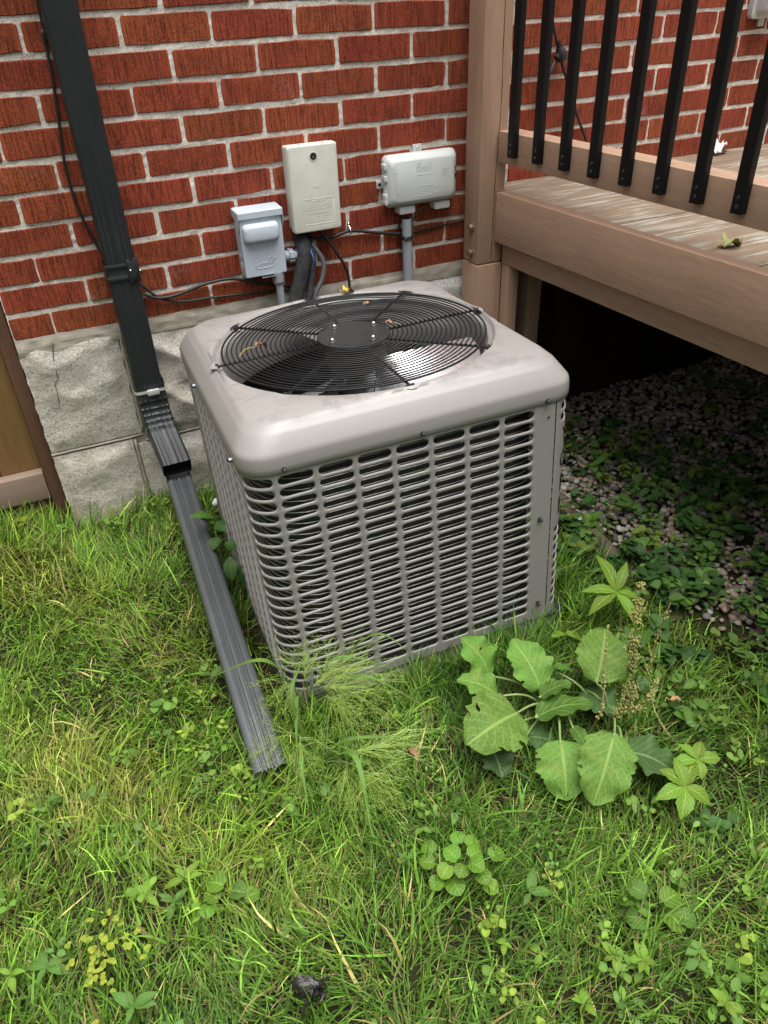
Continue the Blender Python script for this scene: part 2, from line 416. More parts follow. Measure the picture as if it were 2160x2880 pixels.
for k in range(-22, 12):                     # course 10 is the lowest
    z = (10 - k) * HB
    for i in range(NCOL):
        if k > 10: break
        if k % 2: x0 = i * LB; me = random.choice(FULL); xc = x0 + LB / 2
        else:
            if i == 0: me = random.choice(HALF); xc = LB / 4
            else: me = random.choice(FULL); xc = (i - 0.5) * LB + LB / 2
        dx, dz, dy = random.uniform(-.0022, .0022), random.uniform(-.0012, .0012), random.uniform(-.0022, .0012)
        if k >= -1:
            o = bpy.data.objects.new('brick', me); col.objects.link(o); o.parent = house
            o.location = (xc + dx, -0.002 + dy, z + dz); o.rotation_euler = (0, random.uniform(-.006, .006), random.uniform(-.006, .006))
        else:
            rest.add([(v.co.x + xc + dx, v.co.y - 0.002 + dy, v.co.z + z + dz) for v in me.vertices], [list(p.vertices) for p in me.polygons])
rm = mesh('upper_brickwork', rest.v, rest.f); uo = link('upper_brickwork', rm, BRICK, house); uo['kind'] = 'stuff'
# mortar face with an uneven struck joint
def noisegrid(x0, x1, z0, z1, step, fn):
    nx = max(2, int((x1 - x0) / step) + 1); nz = max(2, int((z1 - z0) / step) + 1)
    v = []; f = []
    for j in range(nz):
        for i in range(nx):
            x = x0 + (x1 - x0) * i / (nx - 1); z = z0 + (z1 - z0) * j / (nz - 1); v.append(fn(x, z))
    for j in range(nz - 1):
        for i in range(nx - 1): f.append([j * nx + i, j * nx + i + 1, (j + 1) * nx + i + 1, (j + 1) * nx + i])
    return v, f
mb = MB()
mb.add(*noisegrid(0.002, NCOL * LB, -0.05, 0.84, 0.011, lambda x, z: (x, 0.0012 + 0.0022 * mnoise.noise(Vector((x * 45, z * 70, 1))) + 0.0012 * mnoise.noise(Vector((x * 130, z * 130, 4))), z)))
mb.box((0.004, 0.012, -0.75), (NCOL * LB, 0.24, 2.4))
mo = link('mortar', mesh('mortar', mb.v, mb.f), MORTAR, house, smooth=False)

def stone_block(x0, x1, z0, z1, seed, bulge=0.008, rough=0.006):
    def fn(x, z):
        e = min(x - x0, x1 - x, z - z0, z1 - z) / 0.045; e = max(0, min(1, e)); e = e * e * (3 - 2 * e)
        p = Vector((x * 5.5, z * 5.5, seed)); q = Vector((x * 17, z * 17, seed + 5)); w = Vector((x * 60, z * 60, seed + 9))
        u = mnoise.noise(p); ridge = 1 - abs(mnoise.noise(Vector((x * 8 + 3, z * 11, seed))))
        d = e * (bulge * (0.55 + 0.9 * u) + rough * 0.75 * ridge ** 3 + rough * 0.5 * mnoise.noise(q)) + 0.0012 * mnoise.noise(w) + e * 0.006 * mnoise.noise(Vector((x * 9, z * 14, seed + 2)))
        edgex = 0.004 * mnoise.noise(Vector((z * 30, seed, 3))) * (1 if x - x0 < 0.002 or x1 - x < 0.002 else 0)
        return (x + edgex, -0.004 - d, z)
    v, f = noisegrid(x0, x1, z0, z1, 0.008, fn)
    mb = MB(); mb.add(v, f)
    # returns into the wall on all four sides
    nx = max(2, int((x1 - x0) / 0.008) + 1); nz = max(2, int((z1 - z0) / 0.008) + 1)
    per = [i for i in range(nx)] + [j * nx + nx - 1 for j in range(1, nz)] + [(nz - 1) * nx + i for i in range(nx - 2, -1, -1)] + [j * nx for j in range(nz - 2, 0, -1)]
    n = len(per); b = len(mb.v)
    mb.v += [(mb.v[i][0], 0.02, mb.v[i][2]) for i in per]
    mb.f += [[per[i], b + i, b + (i + 1) % n, per[(i + 1) % n]] for i in range(n)]
    return mb.build('foundation_stone', STONE, house, angle=50)
for a in ((0.001, 0.262, -0.374, -0.046, 1.3), (0.276, 0.74, -0.396, -0.072, 7.7, 0.010, 0.022), (0.752, 1.20, -0.396, -0.072, 3.1), (1.212, 1.66, -0.396, -0.072, 4.4), (1.672, 2.2, -0.396, -0.072, 5.5), (2.212, NCOL * LB, -0.396, -0.072, 6.6),
          (0.001, 0.232, -0.74, -0.390, 11.3), (0.246, 0.56, -0.74, -0.411, 12.1, 0.008, 0.008), (0.572, 1.02, -0.74, -0.411, 13.7), (1.032, 1.5, -0.74, -0.411, 14.2), (1.512, 2.0, -0.74, -0.411, 15.8), (2.012, NCOL * LB, -0.74, -0.411, 16.1)):
    stone_block(*a)
def bead(p, q, w=0.007):
    mb = MB(); p, q = Vector(p), Vector(q); n = max(4, int((q - p).length / 0.02)); pts = []
    for i in range(n + 1):
        t = i / n; c = p.lerp(q, t); c.y += 0.0012 * mnoise.noise(c * 40); c.z += 0.0012 * mnoise.noise(c * 25 + Vector((9, 0, 0))); c.x += 0.0012 * mnoise.noise(c * 25); pts.append(c)
    mb.tube(pts, w * 0.55, 8); return mb.build('joint_bead', MORTAR2, house, smooth=True)
MORTAR2 = simple('grey_pointing', (0.40, 0.36, 0.29), (0.28, 0.25, 0.20), 20, 0.95, bump=0.6, bscale=300, bdist=0.002)
for p, q in (((0.0, -0.002, -0.382), (0.266, -0.002, -0.382)), ((0.27, -0.002, -0.403), (2.9, -0.002, -0.403)), ((0.269, -0.003, -0.05), (0.269, -0.003, -0.375)),
             ((0.239, -0.003, -0.392), (0.239, -0.003, -0.72)), ((0.566, -0.003, -0.412), (0.566, -0.003, -0.72)), ((0.746, -0.003, -0.072), (0.746, -0.003, -0.395)), ((1.206, -0.003, -0.072), (1.206, -0.003, -0.395)), ((0.275, -0.002, -0.064), (2.9, -0.002, -0.064))):
    bead(p, q)
# pointing strip between the bricks and the stone
mb = MB(); mb.add(*noisegrid(0.002, NCOL * LB, -0.075, -0.0285, 0.006, lambda x, z: (x, -0.003 - 0.004 * max(0, min(1, (-0.03 - z) / 0.02)) + 0.0022 * mnoise.noise(Vector((x * 30, z * 60, 8))), z)))
mb.build('pointing_strip', MORTAR2, house)
mb = MB(); mb.tube([(0.094, -0.0085, -0.050), (0.089, -0.0095, -0.072), (0.083, -0.012, -0.098), (0.082, -0.013, -0.126), (0.081, -0.013, -0.150), (0.068, -0.0125, -0.160), (0.067, -0.012, -0.19), (0.064, -0.012, -0.222), (0.058, -0.012, -0.238), (0.040, -0.011, -0.232)], 0.0009, 5); mb.build('crack', DARK, house)

# ------------------------------------------------------------------ fence at the corner
fence = thing('wooden_fence', 'brown wooden fence panel beside the house corner', 'fence', (-0.02, 0.06, -0.64))
def fpart(name, lo, hi, mat, bev=0.003):
    o = MB().box(lo, hi, bev).build(name, mat, fence, angle=40); o.location = (0.02, -0.06, 0.64); return o
fpart('stile', (-0.041, 0.055, -0.66), (-0.004, 0.125, 0.9), STILE)
for i, x in enumerate((-0.112, -0.205, -0.30, -0.395, -0.49)): fpart('fence_board', (x - 0.0445, 0.094 + 0.003 * (i % 2), -0.60), (x + 0.046 + (0.022 if i == 0 else 0), 0.112 + 0.003 * (i % 2), 0.9), CEDARZ)
fpart('bottom_rail', (-0.55, 0.054, -0.552), (-0.043, 0.0925, -0.462), RAILX)
fpart('kick_board', (-0.55, 0.072, -0.70), (-0.05, 0.090, -0.556), STILE)

# unseen fences added left of and behind the viewpoint to block low light
for (ax_, ay_), (bx_, by_), lb in (((-2.6, 0.1), (-2.6, -5.6), 'added wooden fence left of the lawn to block low light'), ((-2.6, -5.6), (6.5, -5.6), 'added wooden fence behind the lawn to block low light')):
    yf = thing('light_block_fence', lb, 'fence', (ax_, ay_, -0.64)); d_ = Vector((bx_ - ax_, by_ - ay_, 0)); n_ = int(d_.length / 0.145); d_.normalize(); q_ = Vector((-d_.y, d_.x, 0)); mbf = MB()
    for k in range(n_):
        c = d_ * (k + 0.5) * 0.145; h = 2.05 + 0.01 * math.sin(k * 7.3)
        pts = [c - d_ * 0.069, c + d_ * 0.069]
        mbf.loft([[pts[0] - q_ * 0.009, pts[1] - q_ * 0.009, pts[1] + q_ * 0.009, pts[0] + q_ * 0.009], [p + Vector((0, 0, h)) for p in (pts[0] - q_ * 0.009, pts[1] - q_ * 0.009, pts[1] + q_ * 0.009, pts[0] + q_ * 0.009)]])
    bo = mbf.build('fence_boards', CEDARZ, yf); bo['kind'] = 'stuff'
    for zr in (0.25, 1.05, 1.85):
        mbr = MB(); e_ = d_ * (n_ * 0.145); mbr.loft([[p + Vector((0, 0, zr)) + q_ * o_ for o_, p in ((0.010, Vector()), (0.048, Vector()), (0.048, e_), (0.010, e_))], [p + Vector((0, 0, zr + 0.09)) + q_ * o_ for o_, p in ((0.010, Vector()), (0.048, Vector()), (0.048, e_), (0.010, e_))]]); mbr.build('rail', STILE, yf)

# ------------------------------------------------------------------ downspout
ds = thing('downspout', 'charcoal metal downspout with a long extension lying on the grass', 'downspout', (0.31, -0.06, -0.6))
DSO = Vector((-0.31, 0.06, 0.6))
def dspart(mb, name, mat, parent=None, **kw):
    o = mb.build(name, mat, parent or ds, **kw)
    if parent is None: o.location = DSO
    return o
def corr(w, d, grooves, dep=0.0035, r=0.008, gw=0.0045):
    """corrugated rectangular section: x across, y depth (front at -d/2)"""
    pts = []
    for a, b in rr(w, d, r, 3): pts.append((a, b))
    # outline starts at right, walks ccw; rebuild front edge (y=-d/2) with grooves
    front = [(-w / 2 + r, -d / 2)]
    for gx in grooves:
        front += [(gx - gw, -d / 2), (gx - gw * .42, -d / 2 + dep), (gx + gw * .42, -d / 2 + dep), (gx + gw, -d / 2)]
    front.append((w / 2 - r, -d / 2))
    n = 4
    out = pts[0:n] + pts[n:2 * n]                     # +x+y corner, -x+y corner
    out += pts[2 * n:3 * n]                           # -x-y corner (ends at (-w/2+r,-d/2))
    out += front[1:-1] + pts[3 * n:4 * n]
    return out
GR = (-0.024, -0.012, 0.012, 0.024)
sec = corr(0.076, 0.056, GR, 0.0009)
mb = MB(); mb.loft([[(0.309 + a, -0.062 + b, z) for a, b in sec] for z in (2.35, 1.2, 0.1, -0.205)], False, False)
dspart(mb, 'pipe', SPOUT, angle=50)
# strap bracket with pointed ends
mb = MB(); ring = rr(0.082, 0.062, 0.009, 4)
def strap(zfun, grow): return [[(0.309 + a * grow, -0.062 + b * grow, zfun(a, b, s)) for a, b in ring] for s in (-1, -0.86, -0.5, -0.36, 0.36, 0.5, 0.86, 1)]
rings = []
for s, gr in ((-1, 1.0), (-0.86, 1.045), (-0.55, 1.045), (-0.45, 1.0), (0.45, 1.0), (0.55, 1.045), (0.86, 1.045), (1, 1.0)):
    rings.append([(0.309 + a * gr, -0.062 + b * gr, 0.130 + s * 0.022) for a, b in ring])
mb.loft(rings, False, False)
br = dspart(mb, 'strap_bracket', SPOUT, angle=40)
for sx, cz in ((-1, 0.130), (1, 0.133)):
    m2 = MB()                                            # the two pointed overlapping ends
    tipx, bx = (0.349, 0.322) if sx < 0 else (0.325, 0.352)
    for dp, ins in ((0.0958 if sx > 0 else 0.0972, 0.0), (0.0978 if sx > 0 else 0.0992, 0.003)):
        pass
    y0 = -0.0952 if sx > 0 else -0.0968; prof = [(bx, cz + 0.030), (bx + (tipx - bx) * 0.35, cz + 0.030), (tipx, cz), (bx + (tipx - bx) * 0.35, cz - 0.030), (bx, cz - 0.030)]
    cen = (sum(p[0] for p in prof) / 5, cz)
    m2.loft([[(x, y0 + 0.006, z) for x, z in prof], [(x, y0, z) for x, z in prof], [(cen[0] + (x - cen[0]) * 0.86, y0 - 0.0018, cen[1] + (z - cen[1]) * 0.86) for x, z in prof]], True, True)
    m2.build('strap_tip', SPOUT, br, angle=40)
    m3 = MB(); m3.ball((tipx - sx * 0.004 if sx < 0 else tipx + 0.004, y0 - 0.0025, cz), 0.0032, 8, 5); m3.build('screw', STEEL, br, smooth=True)
# elbow
els = []
path = [((0.311, -0.062, -0.185), 0), ((0.311, -0.062, -0.232), 0), ((0.311, -0.065, -0.262), 12), ((0.311, -0.073, -0.286), 24), ((0.312, -0.086, -0.308), 38), ((0.313, -0.104, -0.328), 50), ((0.315, -0.128, -0.345), 58), ((0.319, -0.185, -0.378), 60), ((0.321, -0.222, -0.399), 60)]
sec2 = corr(0.081, 0.061, GR, 0.0018)
def frame(p, deg, a, b):
    t = math.radians(deg)                                # section plane tilts as the pipe turns towards -y
    return (p[0] + a, p[1] + b * math.cos(t), p[2] - b * math.sin(t))
mb = MB(); rings = []
for i, (p, dg) in enumerate(path):
    rings.append([frame(p, dg, a, b) for a, b in sec2])
    if 1 <= i <= 5:                                      # crimped ridges on the bend
        q, dq = path[i + 1]; pm = tuple(p[k] + (q[k] - p[k]) * 0.18 for k in range(3)); rings.append([frame(pm, dg, a * 1.07, b * 1.10) for a, b in sec2])
        pm = tuple(p[k] + (q[k] - p[k]) * 0.36 for k in range(3)); rings.append([frame(pm, dg, a, b) for a, b in sec2])
mb.loft(rings, False, False)
# inner lining so that the open end shows thickness
mb.loft([[frame(p, dg, a * 0.955, b * 0.94) for a, b in sec2] for p, dg in path[-6:]], True, False)
dspart(mb, 'elbow', SPOUT, angle=45)
mb = MB(); rg = rr(0.0905, 0.0685, 0.012, 5)
mb.loft([[(0.311 + a, -0.062 + b, -0.208 + s) for a, b in rg] for s in (-0.0045, 0.0045)], False, False)
cl = dspart(mb, 'hose_clamp', SILVER, angle=40)
MB().box((0.298, -0.1075, -0.2165), (0.332, -0.0965, -0.2005), 0.003).build('clamp_screw', SILVER, cl, angle=40)
# extension
ext0, ext1 = Vector((0.321, -0.190, -0.449)), Vector((0.272, -1.175, -0.604))
ax = (ext1 - ext0).normalized(); side = Vector((1, 0, 0)); side = (side - ax * side.dot(ax)).normalized(); nrm = side.cross(ax)
if nrm.z < 0: nrm = -nrm
def exring(c, w, d, k=1.0, sh=0.0): return [c + side * (a * k) + nrm * (-b * k) for a, b in corr(w, d, (-0.0255, -0.0165, 0.0125, 0.0215), 0.0034, 0.010)]
DEP = 0.062
def exr(t, k=1.0): c = ext0.lerp(ext1, t) - nrm * (DEP - 0.066) / 2; return [c + side * (a * k) + nrm * (-b * k) for a, b in corr(0.069, DEP, (-0.0165, -0.0080, 0.0050, 0.0135), 0.0060, 0.013, 0.0034)]
mb = MB(); mb.loft([exr(t) for t in (0.040, 0.3, 0.6, 1.0)], False, False)
mb.loft([exr(t, 0.965) for t in (0.040, 0.3, 0.6, 1.0)], False, False)
lo = []                                                  # open trough under the elbow: floor and side walls
for t, top in ((-0.105, -0.022), (-0.03, 0.012), (0.040, 0.026)):
    c = ext0.lerp(ext1, t); lo.append([c + side * a + nrm * b for a, b in ((-0.0345, top), (-0.0345, -0.028), (-0.026, -0.035), (0.026, -0.035), (0.0345, -0.028), (0.0345, top))])
mb.loft(lo, False, False, closed=False)
dspart(mb, 'extension', SPOUT_LIT, angle=45)

# ------------------------------------------------------------------ boxes on the wall
db = thing('disconnect_box', 'blue grey metal electrical disconnect box with raised handle and duck emblem', 'electrical box', (0.704, -0.03, 0.045))
def wpart(root, mb, name, mat, parent=None, **kw):
    o = mb.build(name, mat, parent or root, **kw)
    if parent is None: o.location = -root.location
    return o
mb = MB(); wallbox(mb, 0.7000, 0.127, [(0.004, 0.121, 0.158, 0.003), (0.055, 0.121, 0.158, 0.003), (0.0575, 0.118, 0.155, 0.003)])
body = wpart(db, mb, 'body', GREYB, angle=30)
mb = MB(); prof = [(-0.003, 0.2285), (-0.0625, 0.2255), (-0.0645, 0.2235), (-0.0645, 0.2075), (-0.0585, 0.2060), (-0.0585, 0.2085), (-0.003, 0.2085)]
mb.loft([[(x, y, z) for y, z in prof] for x in (0.6370, 0.7630)])
for x in (0.6362, 0.7638): mb.loft([[(x + s, y, z) for y, z in ((-0.003, 0.227), (-0.062, 0.2240), (-0.062, 0.195), (-0.050, 0.172), (-0.044, 0.172), (-0.038, 0.2), (-0.003, 0.208))] for s in (-0.0009, 0.0009)])
wpart(db, mb, 'hinged_lid', GREYB, angle=30)
mb = MB(); wallbox(mb, 0.6957, 0.1680, [(0.057, 0.104, 0.052, 0.012), (0.063, 0.103, 0.051, 0.012), (0.072, 0.099, 0.046, 0.012), (0.0765, 0.091, 0.038, 0.012), (0.078, 0.083, 0.030, 0.011)])
wpart(db, mb, 'raised_handle', GREYB, angle=50)
duck = [(0.664, 0.0795), (0.676, 0.0865), (0.690, 0.0900), (0.703, 0.0910), (0.7085, 0.0945), (0.7075, 0.1005), (0.711, 0.1045), (0.7165, 0.1040), (0.7195, 0.1000), (0.7275, 0.0975), (0.7205, 0.0955), (0.7165, 0.0925), (0.7205, 0.0885), (0.7205, 0.0815), (0.714, 0.0765), (0.700, 0.0748), (0.682, 0.0748), (0.672, 0.0762), (0.664, 0.0795)]
duck = [(x + 0.004, z - 0.006) for x, z in duck]
mb = MB(); mb.tube([(x, -0.0577, z) for x, z in duck], 0.0012, 6)
mb.tube([(0.694, -0.0577, 0.0790), (0.704, -0.0577, 0.0805), (0.716, -0.0577, 0.0802), (0.7225, -0.0577, 0.0775)], 0.0008, 6)
wpart(db, mb, 'duck_emblem', GREYB, smooth=True)
mb = MB(); mb.box((0.684, -0.066, 0.0425), (0.724, -0.046, 0.0450), 0.0008)
wpart(db, mb, 'hasp', STEEL, angle=30)
mb = MB()
for z in (0.103, 0.075): mb.tube([(0.6405, -0.025, z), (0.6383, -0.025, z)], 0.011 if z < 0.1 else 0.008, 14)
wpart(db, mb, 'knockout', GREYB, angle=30)
mb = MB(); mb.tube([(0.763, -0.035, 0.086), (0.775, -0.035, 0.085)], 0.0155, 14); mb.tube([(0.775, -0.035, 0.085), (0.788, -0.035, 0.084)], [0.0190, 0.0190], 14)
for k in range(10):
    a = 2 * PI * k / 10; mb.tube([(0.776, -0.035 + 0.019 * math.cos(a), 0.085 + 0.019 * math.sin(a)), (0.790, -0.035 + 0.0175 * math.cos(a), 0.084 + 0.0175 * math.sin(a))], 0.0022, 5)
mb.tube([(0.788, -0.035, 0.084), (0.806, -0.035, 0.082)], [0.014, 0.0125], 14)
wpart(db, mb, 'conduit_fitting', PVC, angle=40)

cp = thing('conduit_pipe', 'grey conduit running down from the small disconnect box', 'conduit', (0.737, -0.045, -0.1))
mb = MB(); mb.tube([(0.735, -0.045, 0.0485), (0.735, -0.045, 0.022)], 0.0165, 16); mb.tube([(0.735, -0.045, 0.022), (0.7355, -0.045, 0.016), (0.736, -0.045, 0.013)], [0.0165, 0.0145, 0.0115], 16)
for k in range(9): pass
wpart(cp, mb, 'coupling', PVC, angle=40)
mb = MB(); pts = []; rad = []
for i in range(60):
    t = i / 59; pts.append((0.736 + 0.006 * t, -0.045, 0.016 - 0.30 * t)); rad.append(0.0106 + (0.0009 if i % 2 else 0))
mb.tube(pts, rad, 12); wpart(cp, mb, 'flexible_pipe', PVC, smooth=True)

tb = thing('telephone_box', 'tall beige plastic utility box with keyhole and raised warning panel', 'utility box', (0.855, 0.0, 0.15))
mb = MB(); wallbox(mb, 0.857, 0.264, [(0.002, 0.138, 0.216, 0.006), (0.050, 0.140, 0.219, 0.006)])
wpart(tb, mb, 'base', BEIGEB, angle=35)
mb = MB(); wallbox(mb, 0.855, 0.2645, [(0.0505, 0.142, 0.2235, 0.006), (0.084, 0.142, 0.2235, 0.006), (0.0895, 0.137, 0.2175, 0.008), (0.0905, 0.131, 0.211, 0.008)])
cov = wpart(tb, mb, 'cover', BEIGEB, angle=35)
mb = MB(); wallbox(mb, 0.857, 0.264, [(0.0498, 0.137, 0.216, 0.006), (0.0507, 0.137, 0.216, 0.006)]); wpart(tb, mb, 'seam_gap', DARK)
mb = MB(); mb.tube([(0.856, -0.0895, 0.347), (0.856, -0.0918, 0.347)], [0.0125, 0.0118], 20); mb.build('lock_collar', BEIGEB, cov, angle=30)
mb = MB(); mb.tube([(0.856, -0.0900, 0.347), (0.856, -0.0921, 0.347)], 0.0092, 18); mb.build('keyhole', DARK, cov, angle=30)
mb = MB(); mb.tube([(0.8555, -0.0915, 0.3455), (0.8555, -0.0930, 0.3455)], 0.0036, 10); mb.build('lock_pin', STEEL, cov, angle=30)
mb = MB(); pts = [(0.860 + a, -0.0906, 0.2065 + b) for a, b in rr(0.092, 0.067, 0.005, 3)]; mb.tube(pts + [pts[0]], 0.0008, 6); mb.build('panel_frame', BEIGEB, cov, smooth=True)
text_part('lettering', 'WARNING', 0.0085, 0.862, -0.0905, 0.2335, 0.0008, BEIGEB, cov)
text_part('lettering', 'AVERTISSEMENT', 0.0080, 0.860, -0.0905, 0.2015, 0.0008, BEIGEB, cov)
text_part('logo', 'W', 0.015, 0.861, -0.0905, 0.269, 0.0009, BEIGEB, cov)
mb = MB(); mb.box((0.8475, -0.0914, 0.2715), (0.8545, -0.0900, 0.2732)); mb.build('logo_bar', BEIGEB, cov)
mb = MB()
for zz in (0.2255, 0.2195, 0.2135, 0.1935, 0.1875, 0.1815):
    x = 0.822
    while x < 0.895:
        w = random.uniform(0.004, 0.011); mb.box((x, -0.0911, zz - 0.0010), (min(x + w, 0.898), -0.0900, zz + 0.0010)); x += w + 0.0025
mb.build('small_print', BEIGEB, cov)
mb = MB()
for x in (0.822, 0.889): mb.box((x - 0.004, -0.078, 0.3755), (x + 0.004, -0.070, 0.3768))
mb.build('vent_slot', DARK, cov)
tb.location = (0.866, 0.0, 0.1435); tb.scale = (1.005, 0.665, 1.01)

bb = thing('phone_service_box', 'pale grey plastic service box with raised lettering near deck post', 'utility box', (1.19, 0.0, 0.16))
mb = MB(); wallbox(mb, 1.199, 0.246, [(0.002, 0.226, 0.140, 0.016), (0.028, 0.226, 0.140, 0.016), (0.032, 0.221, 0.135, 0.016)])
wpart(bb, mb, 'base', BELLB, angle=40)
mb = MB(); wallbox(mb, 1.193, 0.250, [(0.033, 0.226, 0.138, 0.016), (0.038, 0.230, 0.142, 0.016), (0.046, 0.230, 0.142, 0.016), (0.048, 0.224, 0.136, 0.016), (0.066, 0.219, 0.130, 0.015), (0.078, 0.198, 0.112, 0.018), (0.080, 0.190, 0.106, 0.018)])
cov2 = wpart(bb, mb, 'cover', BELLB, angle=50)
text_part('lettering', 'Bell', 0.034, 1.192, -0.0792, 0.2835, 0.0013, BELLB, cov2)
mb = MB(); mb.box((1.172, -0.0806, 0.2625), (1.214, -0.0792, 0.2636)); mb.build('underline', BELLB, cov2)
mb = MB()
for zz, x0, x1 in ((0.232, 1.165, 1.222), (0.2255, 1.165, 1.230), (0.219, 1.165, 1.226), (0.2125, 1.165, 1.230), (0.206, 1.165, 1.215)):
    x = x0
    while x < x1: w = random.uniform(0.004, 0.010); mb.box((x, -0.0808, zz - 0.0011), (x + w, -0.0792, zz + 0.0011)); x += w + 0.0024
for zz in (0.272, 0.266, 0.260, 0.254): mb.box((1.252, -0.0806, zz - 0.001), (1.272 + random.uniform(-.004, .004), -0.0788, zz + 0.001))
mb.box((1.098, -0.0806, 0.2745), (1.104, -0.0790, 0.2785)); mb.box((1.107, -0.0806, 0.2745), (1.111, -0.0790, 0.2785))
mb.build('small_print', BELLB, cov2)
for zz in (0.268, 0.248):
    mb = MB(); mb.tube([(1.2915, -0.066, zz), (1.2965, -0.0735, zz)], 0.0072, 14); mb.build('cover_screw', DARK if zz < 0.26 else STEEL, cov2, angle=40)
for zz in (0.293, 0.262, 0.212, 0.198):
    mb = MB(); mb.box((1.0735, -0.062, zz - 0.009), (1.0835, -0.030, zz + 0.007), 0.0025); mb.build('hinge_clip', BELLB, cov2, angle=40)
for nm, lo, hi in (('mounting_tab', (1.184, -0.010, 0.314), (1.212, -0.002, 0.336)), ('mounting_tab', (1.066, -0.010, 0.229), (1.092, -0.002, 0.251))):
    wpart(bb, MB().box(lo, hi, 0.002), nm, BELLB, angle=40)
mb = MB(); mb.ball((1.198, -0.011, 0.327), 0.0042, 8, 6); wpart(bb, mb, 'tab_screw', STEEL, smooth=True)
mb = MB(); mb.box((1.070, -0.0112, 0.236), (1.079, -0.0098, 0.244)); wpart(bb, mb, 'tab_slot', DARK)
for x in (1.146, 1.262): wpart(bb, MB().box((x - 0.026, -0.060, 0.156), (x + 0.026, -0.006, 0.178), 0.006), 'cable_entry', BELLB, angle=40)
bb.location = (1.200, 0.0, 0.155); bb.scale = (1.01, 0.76, 1.0)

gc = thing('conduit_pipe', 'thicker grey conduit pipe below the lettered service box', 'conduit', (1.159, -0.03, -0.6))
mb = MB(); mb.tube([(1.157, -0.032, 0.135), (1.159, -0.032, -0.05), (1.160, -0.032, -0.66)], 0.0148, 18, True); wpart(gc, mb, 'pipe', PVC, angle=50)
mb = MB(); mb.tube([(1.157, -0.032, 0.138), (1.157, -0.032, 0.1345)], 0.012, 14); wpart(gc, mb, 'pipe_mouth', DARK, angle=40)
mb = MB()
for dz in (0.0, -0.006): mb.tube([(1.158 + 0.0165 * math.cos(a), -0.032 + 0.0165 * math.sin(a), 0.084 + dz) for a in [2 * PI * k / 16 for k in range(17)]], 0.0024, 6)
mb.ball((1.147, -0.047, 0.080), 0.006, 8, 5, (1.3, .8, .8)); wpart(gc, mb, 'cable_tie', RUBBER, smooth=True)

def cable(label, pts, r, mat=RUBBER, cat='cable', name='cable', group=None, n=8):
    p = spline(pts, 8); o = MB().tube(p, r, n).build(name, mat, None, smooth=True); tag(o, label, cat, group); return o
cable('black cable hanging down along the left edge of the downspout', [(0.272, -0.012, 1.6), (0.271, -0.012, 0.716), (0.266, -0.012, 0.659), (0.265, -0.012, 0.59), (0.257, -0.012, 0.512), (0.250, -0.012, 0.457), (0.242, -0.012, 0.39), (0.242, -0.012, 0.323), (0.251, -0.012, 0.255), (0.262, -0.012, 0.208), (0.276, -0.014, 0.165), (0.300, -0.016, 0.11), (0.330, -0.018, 0.085), (0.356, -0.018, 0.068), (0.383, -0.018, 0.036), (0.413, -0.016, 0.015), (0.462, -0.014, 0.001), (0.55, -0.012, -0.003), (0.667, -0.012, -0.011), (0.76, -0.012, -0.018), (0.83, -0.015, -0.03)], 0.0036)
cable('black cable bowing up from the downspout into the disconnect box', [(0.31, -0.018, 0.065), (0.355, -0.020, 0.043), (0.393, -0.020, 0.025), (0.445, -0.018, 0.024), (0.522, -0.016, 0.039), (0.593, -0.016, 0.043), (0.646, -0.018, 0.031), (0.71, -0.016, 0.008), (0.78, -0.012, -0.012)], 0.0046)
cable('short black cable clipped across the bricks to the grey conduit', [(0.84, -0.03, 0.146), (0.862, -0.022, 0.118), (0.892, -0.016, 0.114), (0.921, -0.014, 0.111), (0.957, -0.014, 0.118), (0.982, -0.014, 0.121), (1.043, -0.013, 0.108), (1.100, -0.014, 0.096), (1.145, -0.02, 0.090)], 0.0048)
cable('black cable dropping from the beige box behind the air conditioner', [(0.872, -0.03, 0.148), (0.895, -0.035, 0.118), (0.924, -0.04, 0.07), (0.950, -0.04, 0.019), (0.957, -0.04, -0.035), (0.955, -0.045, -0.14), (0.95, -0.06, -0.30)], 0.0042)
cable('grey flexible conduit looping behind the insulated pipe', [(0.842, -0.018, 0.118), (0.858, -0.035, 0.095), (0.877, -0.045, 0.055), (0.868, -0.050, 0.009), (0.838, -0.055, -0.038), (0.81, -0.07, -0.12), (0.80, -0.09, -0.25)], 0.0072, FLEX, 'conduit', 'flexible_conduit')
cable('thin brown wire curling under the lettered service box', [(1.232, -0.018, 0.160), (1.206, -0.018, 0.150), (1.186, -0.018, 0.125), (1.184, -0.02, 0.09), (1.189, -0.02, 0.058)], 0.0020, simple('brown_wire', (0.13, 0.10, 0.08), rough=.5))
cable('black wire looping beside the grey conduit mouth', [(1.150, -0.02, 0.155), (1.141, -0.018, 0.13), (1.139, -0.016, 0.09), (1.141, -0.016, 0.05), (1.146, -0.018, 0.045)], 0.0030)
cable('black cable running right from the conduit to the deck post', [(1.16, -0.012, 0.082), (1.20, -0.010, 0.086), (1.28, -0.009, 0.091), (1.37, -0.009, 0.096), (1.55, -0.009, 0.104)], 0.0032)
mb = MB(); mb.tube([(0.979, -0.0185, 0.1145), (0.979, -0.0215, 0.121), (0.979, -0.0185, 0.1275), (0.979, -0.008, 0.134), (0.979, -0.003, 0.139)], 0.0030, 6); mb.ball((0.979, -0.006, 0.139), 0.0045, 8, 5)
tag(mb.build('cable_clip', STEEL, None, smooth=True), 'small metal clip holding a black cable to the brick', 'clip')
ip = thing('insulated_pipe', 'thick black foam wrapped pipe with blue tie behind the air conditioner', 'pipe', (0.80, -0.05, -0.1))
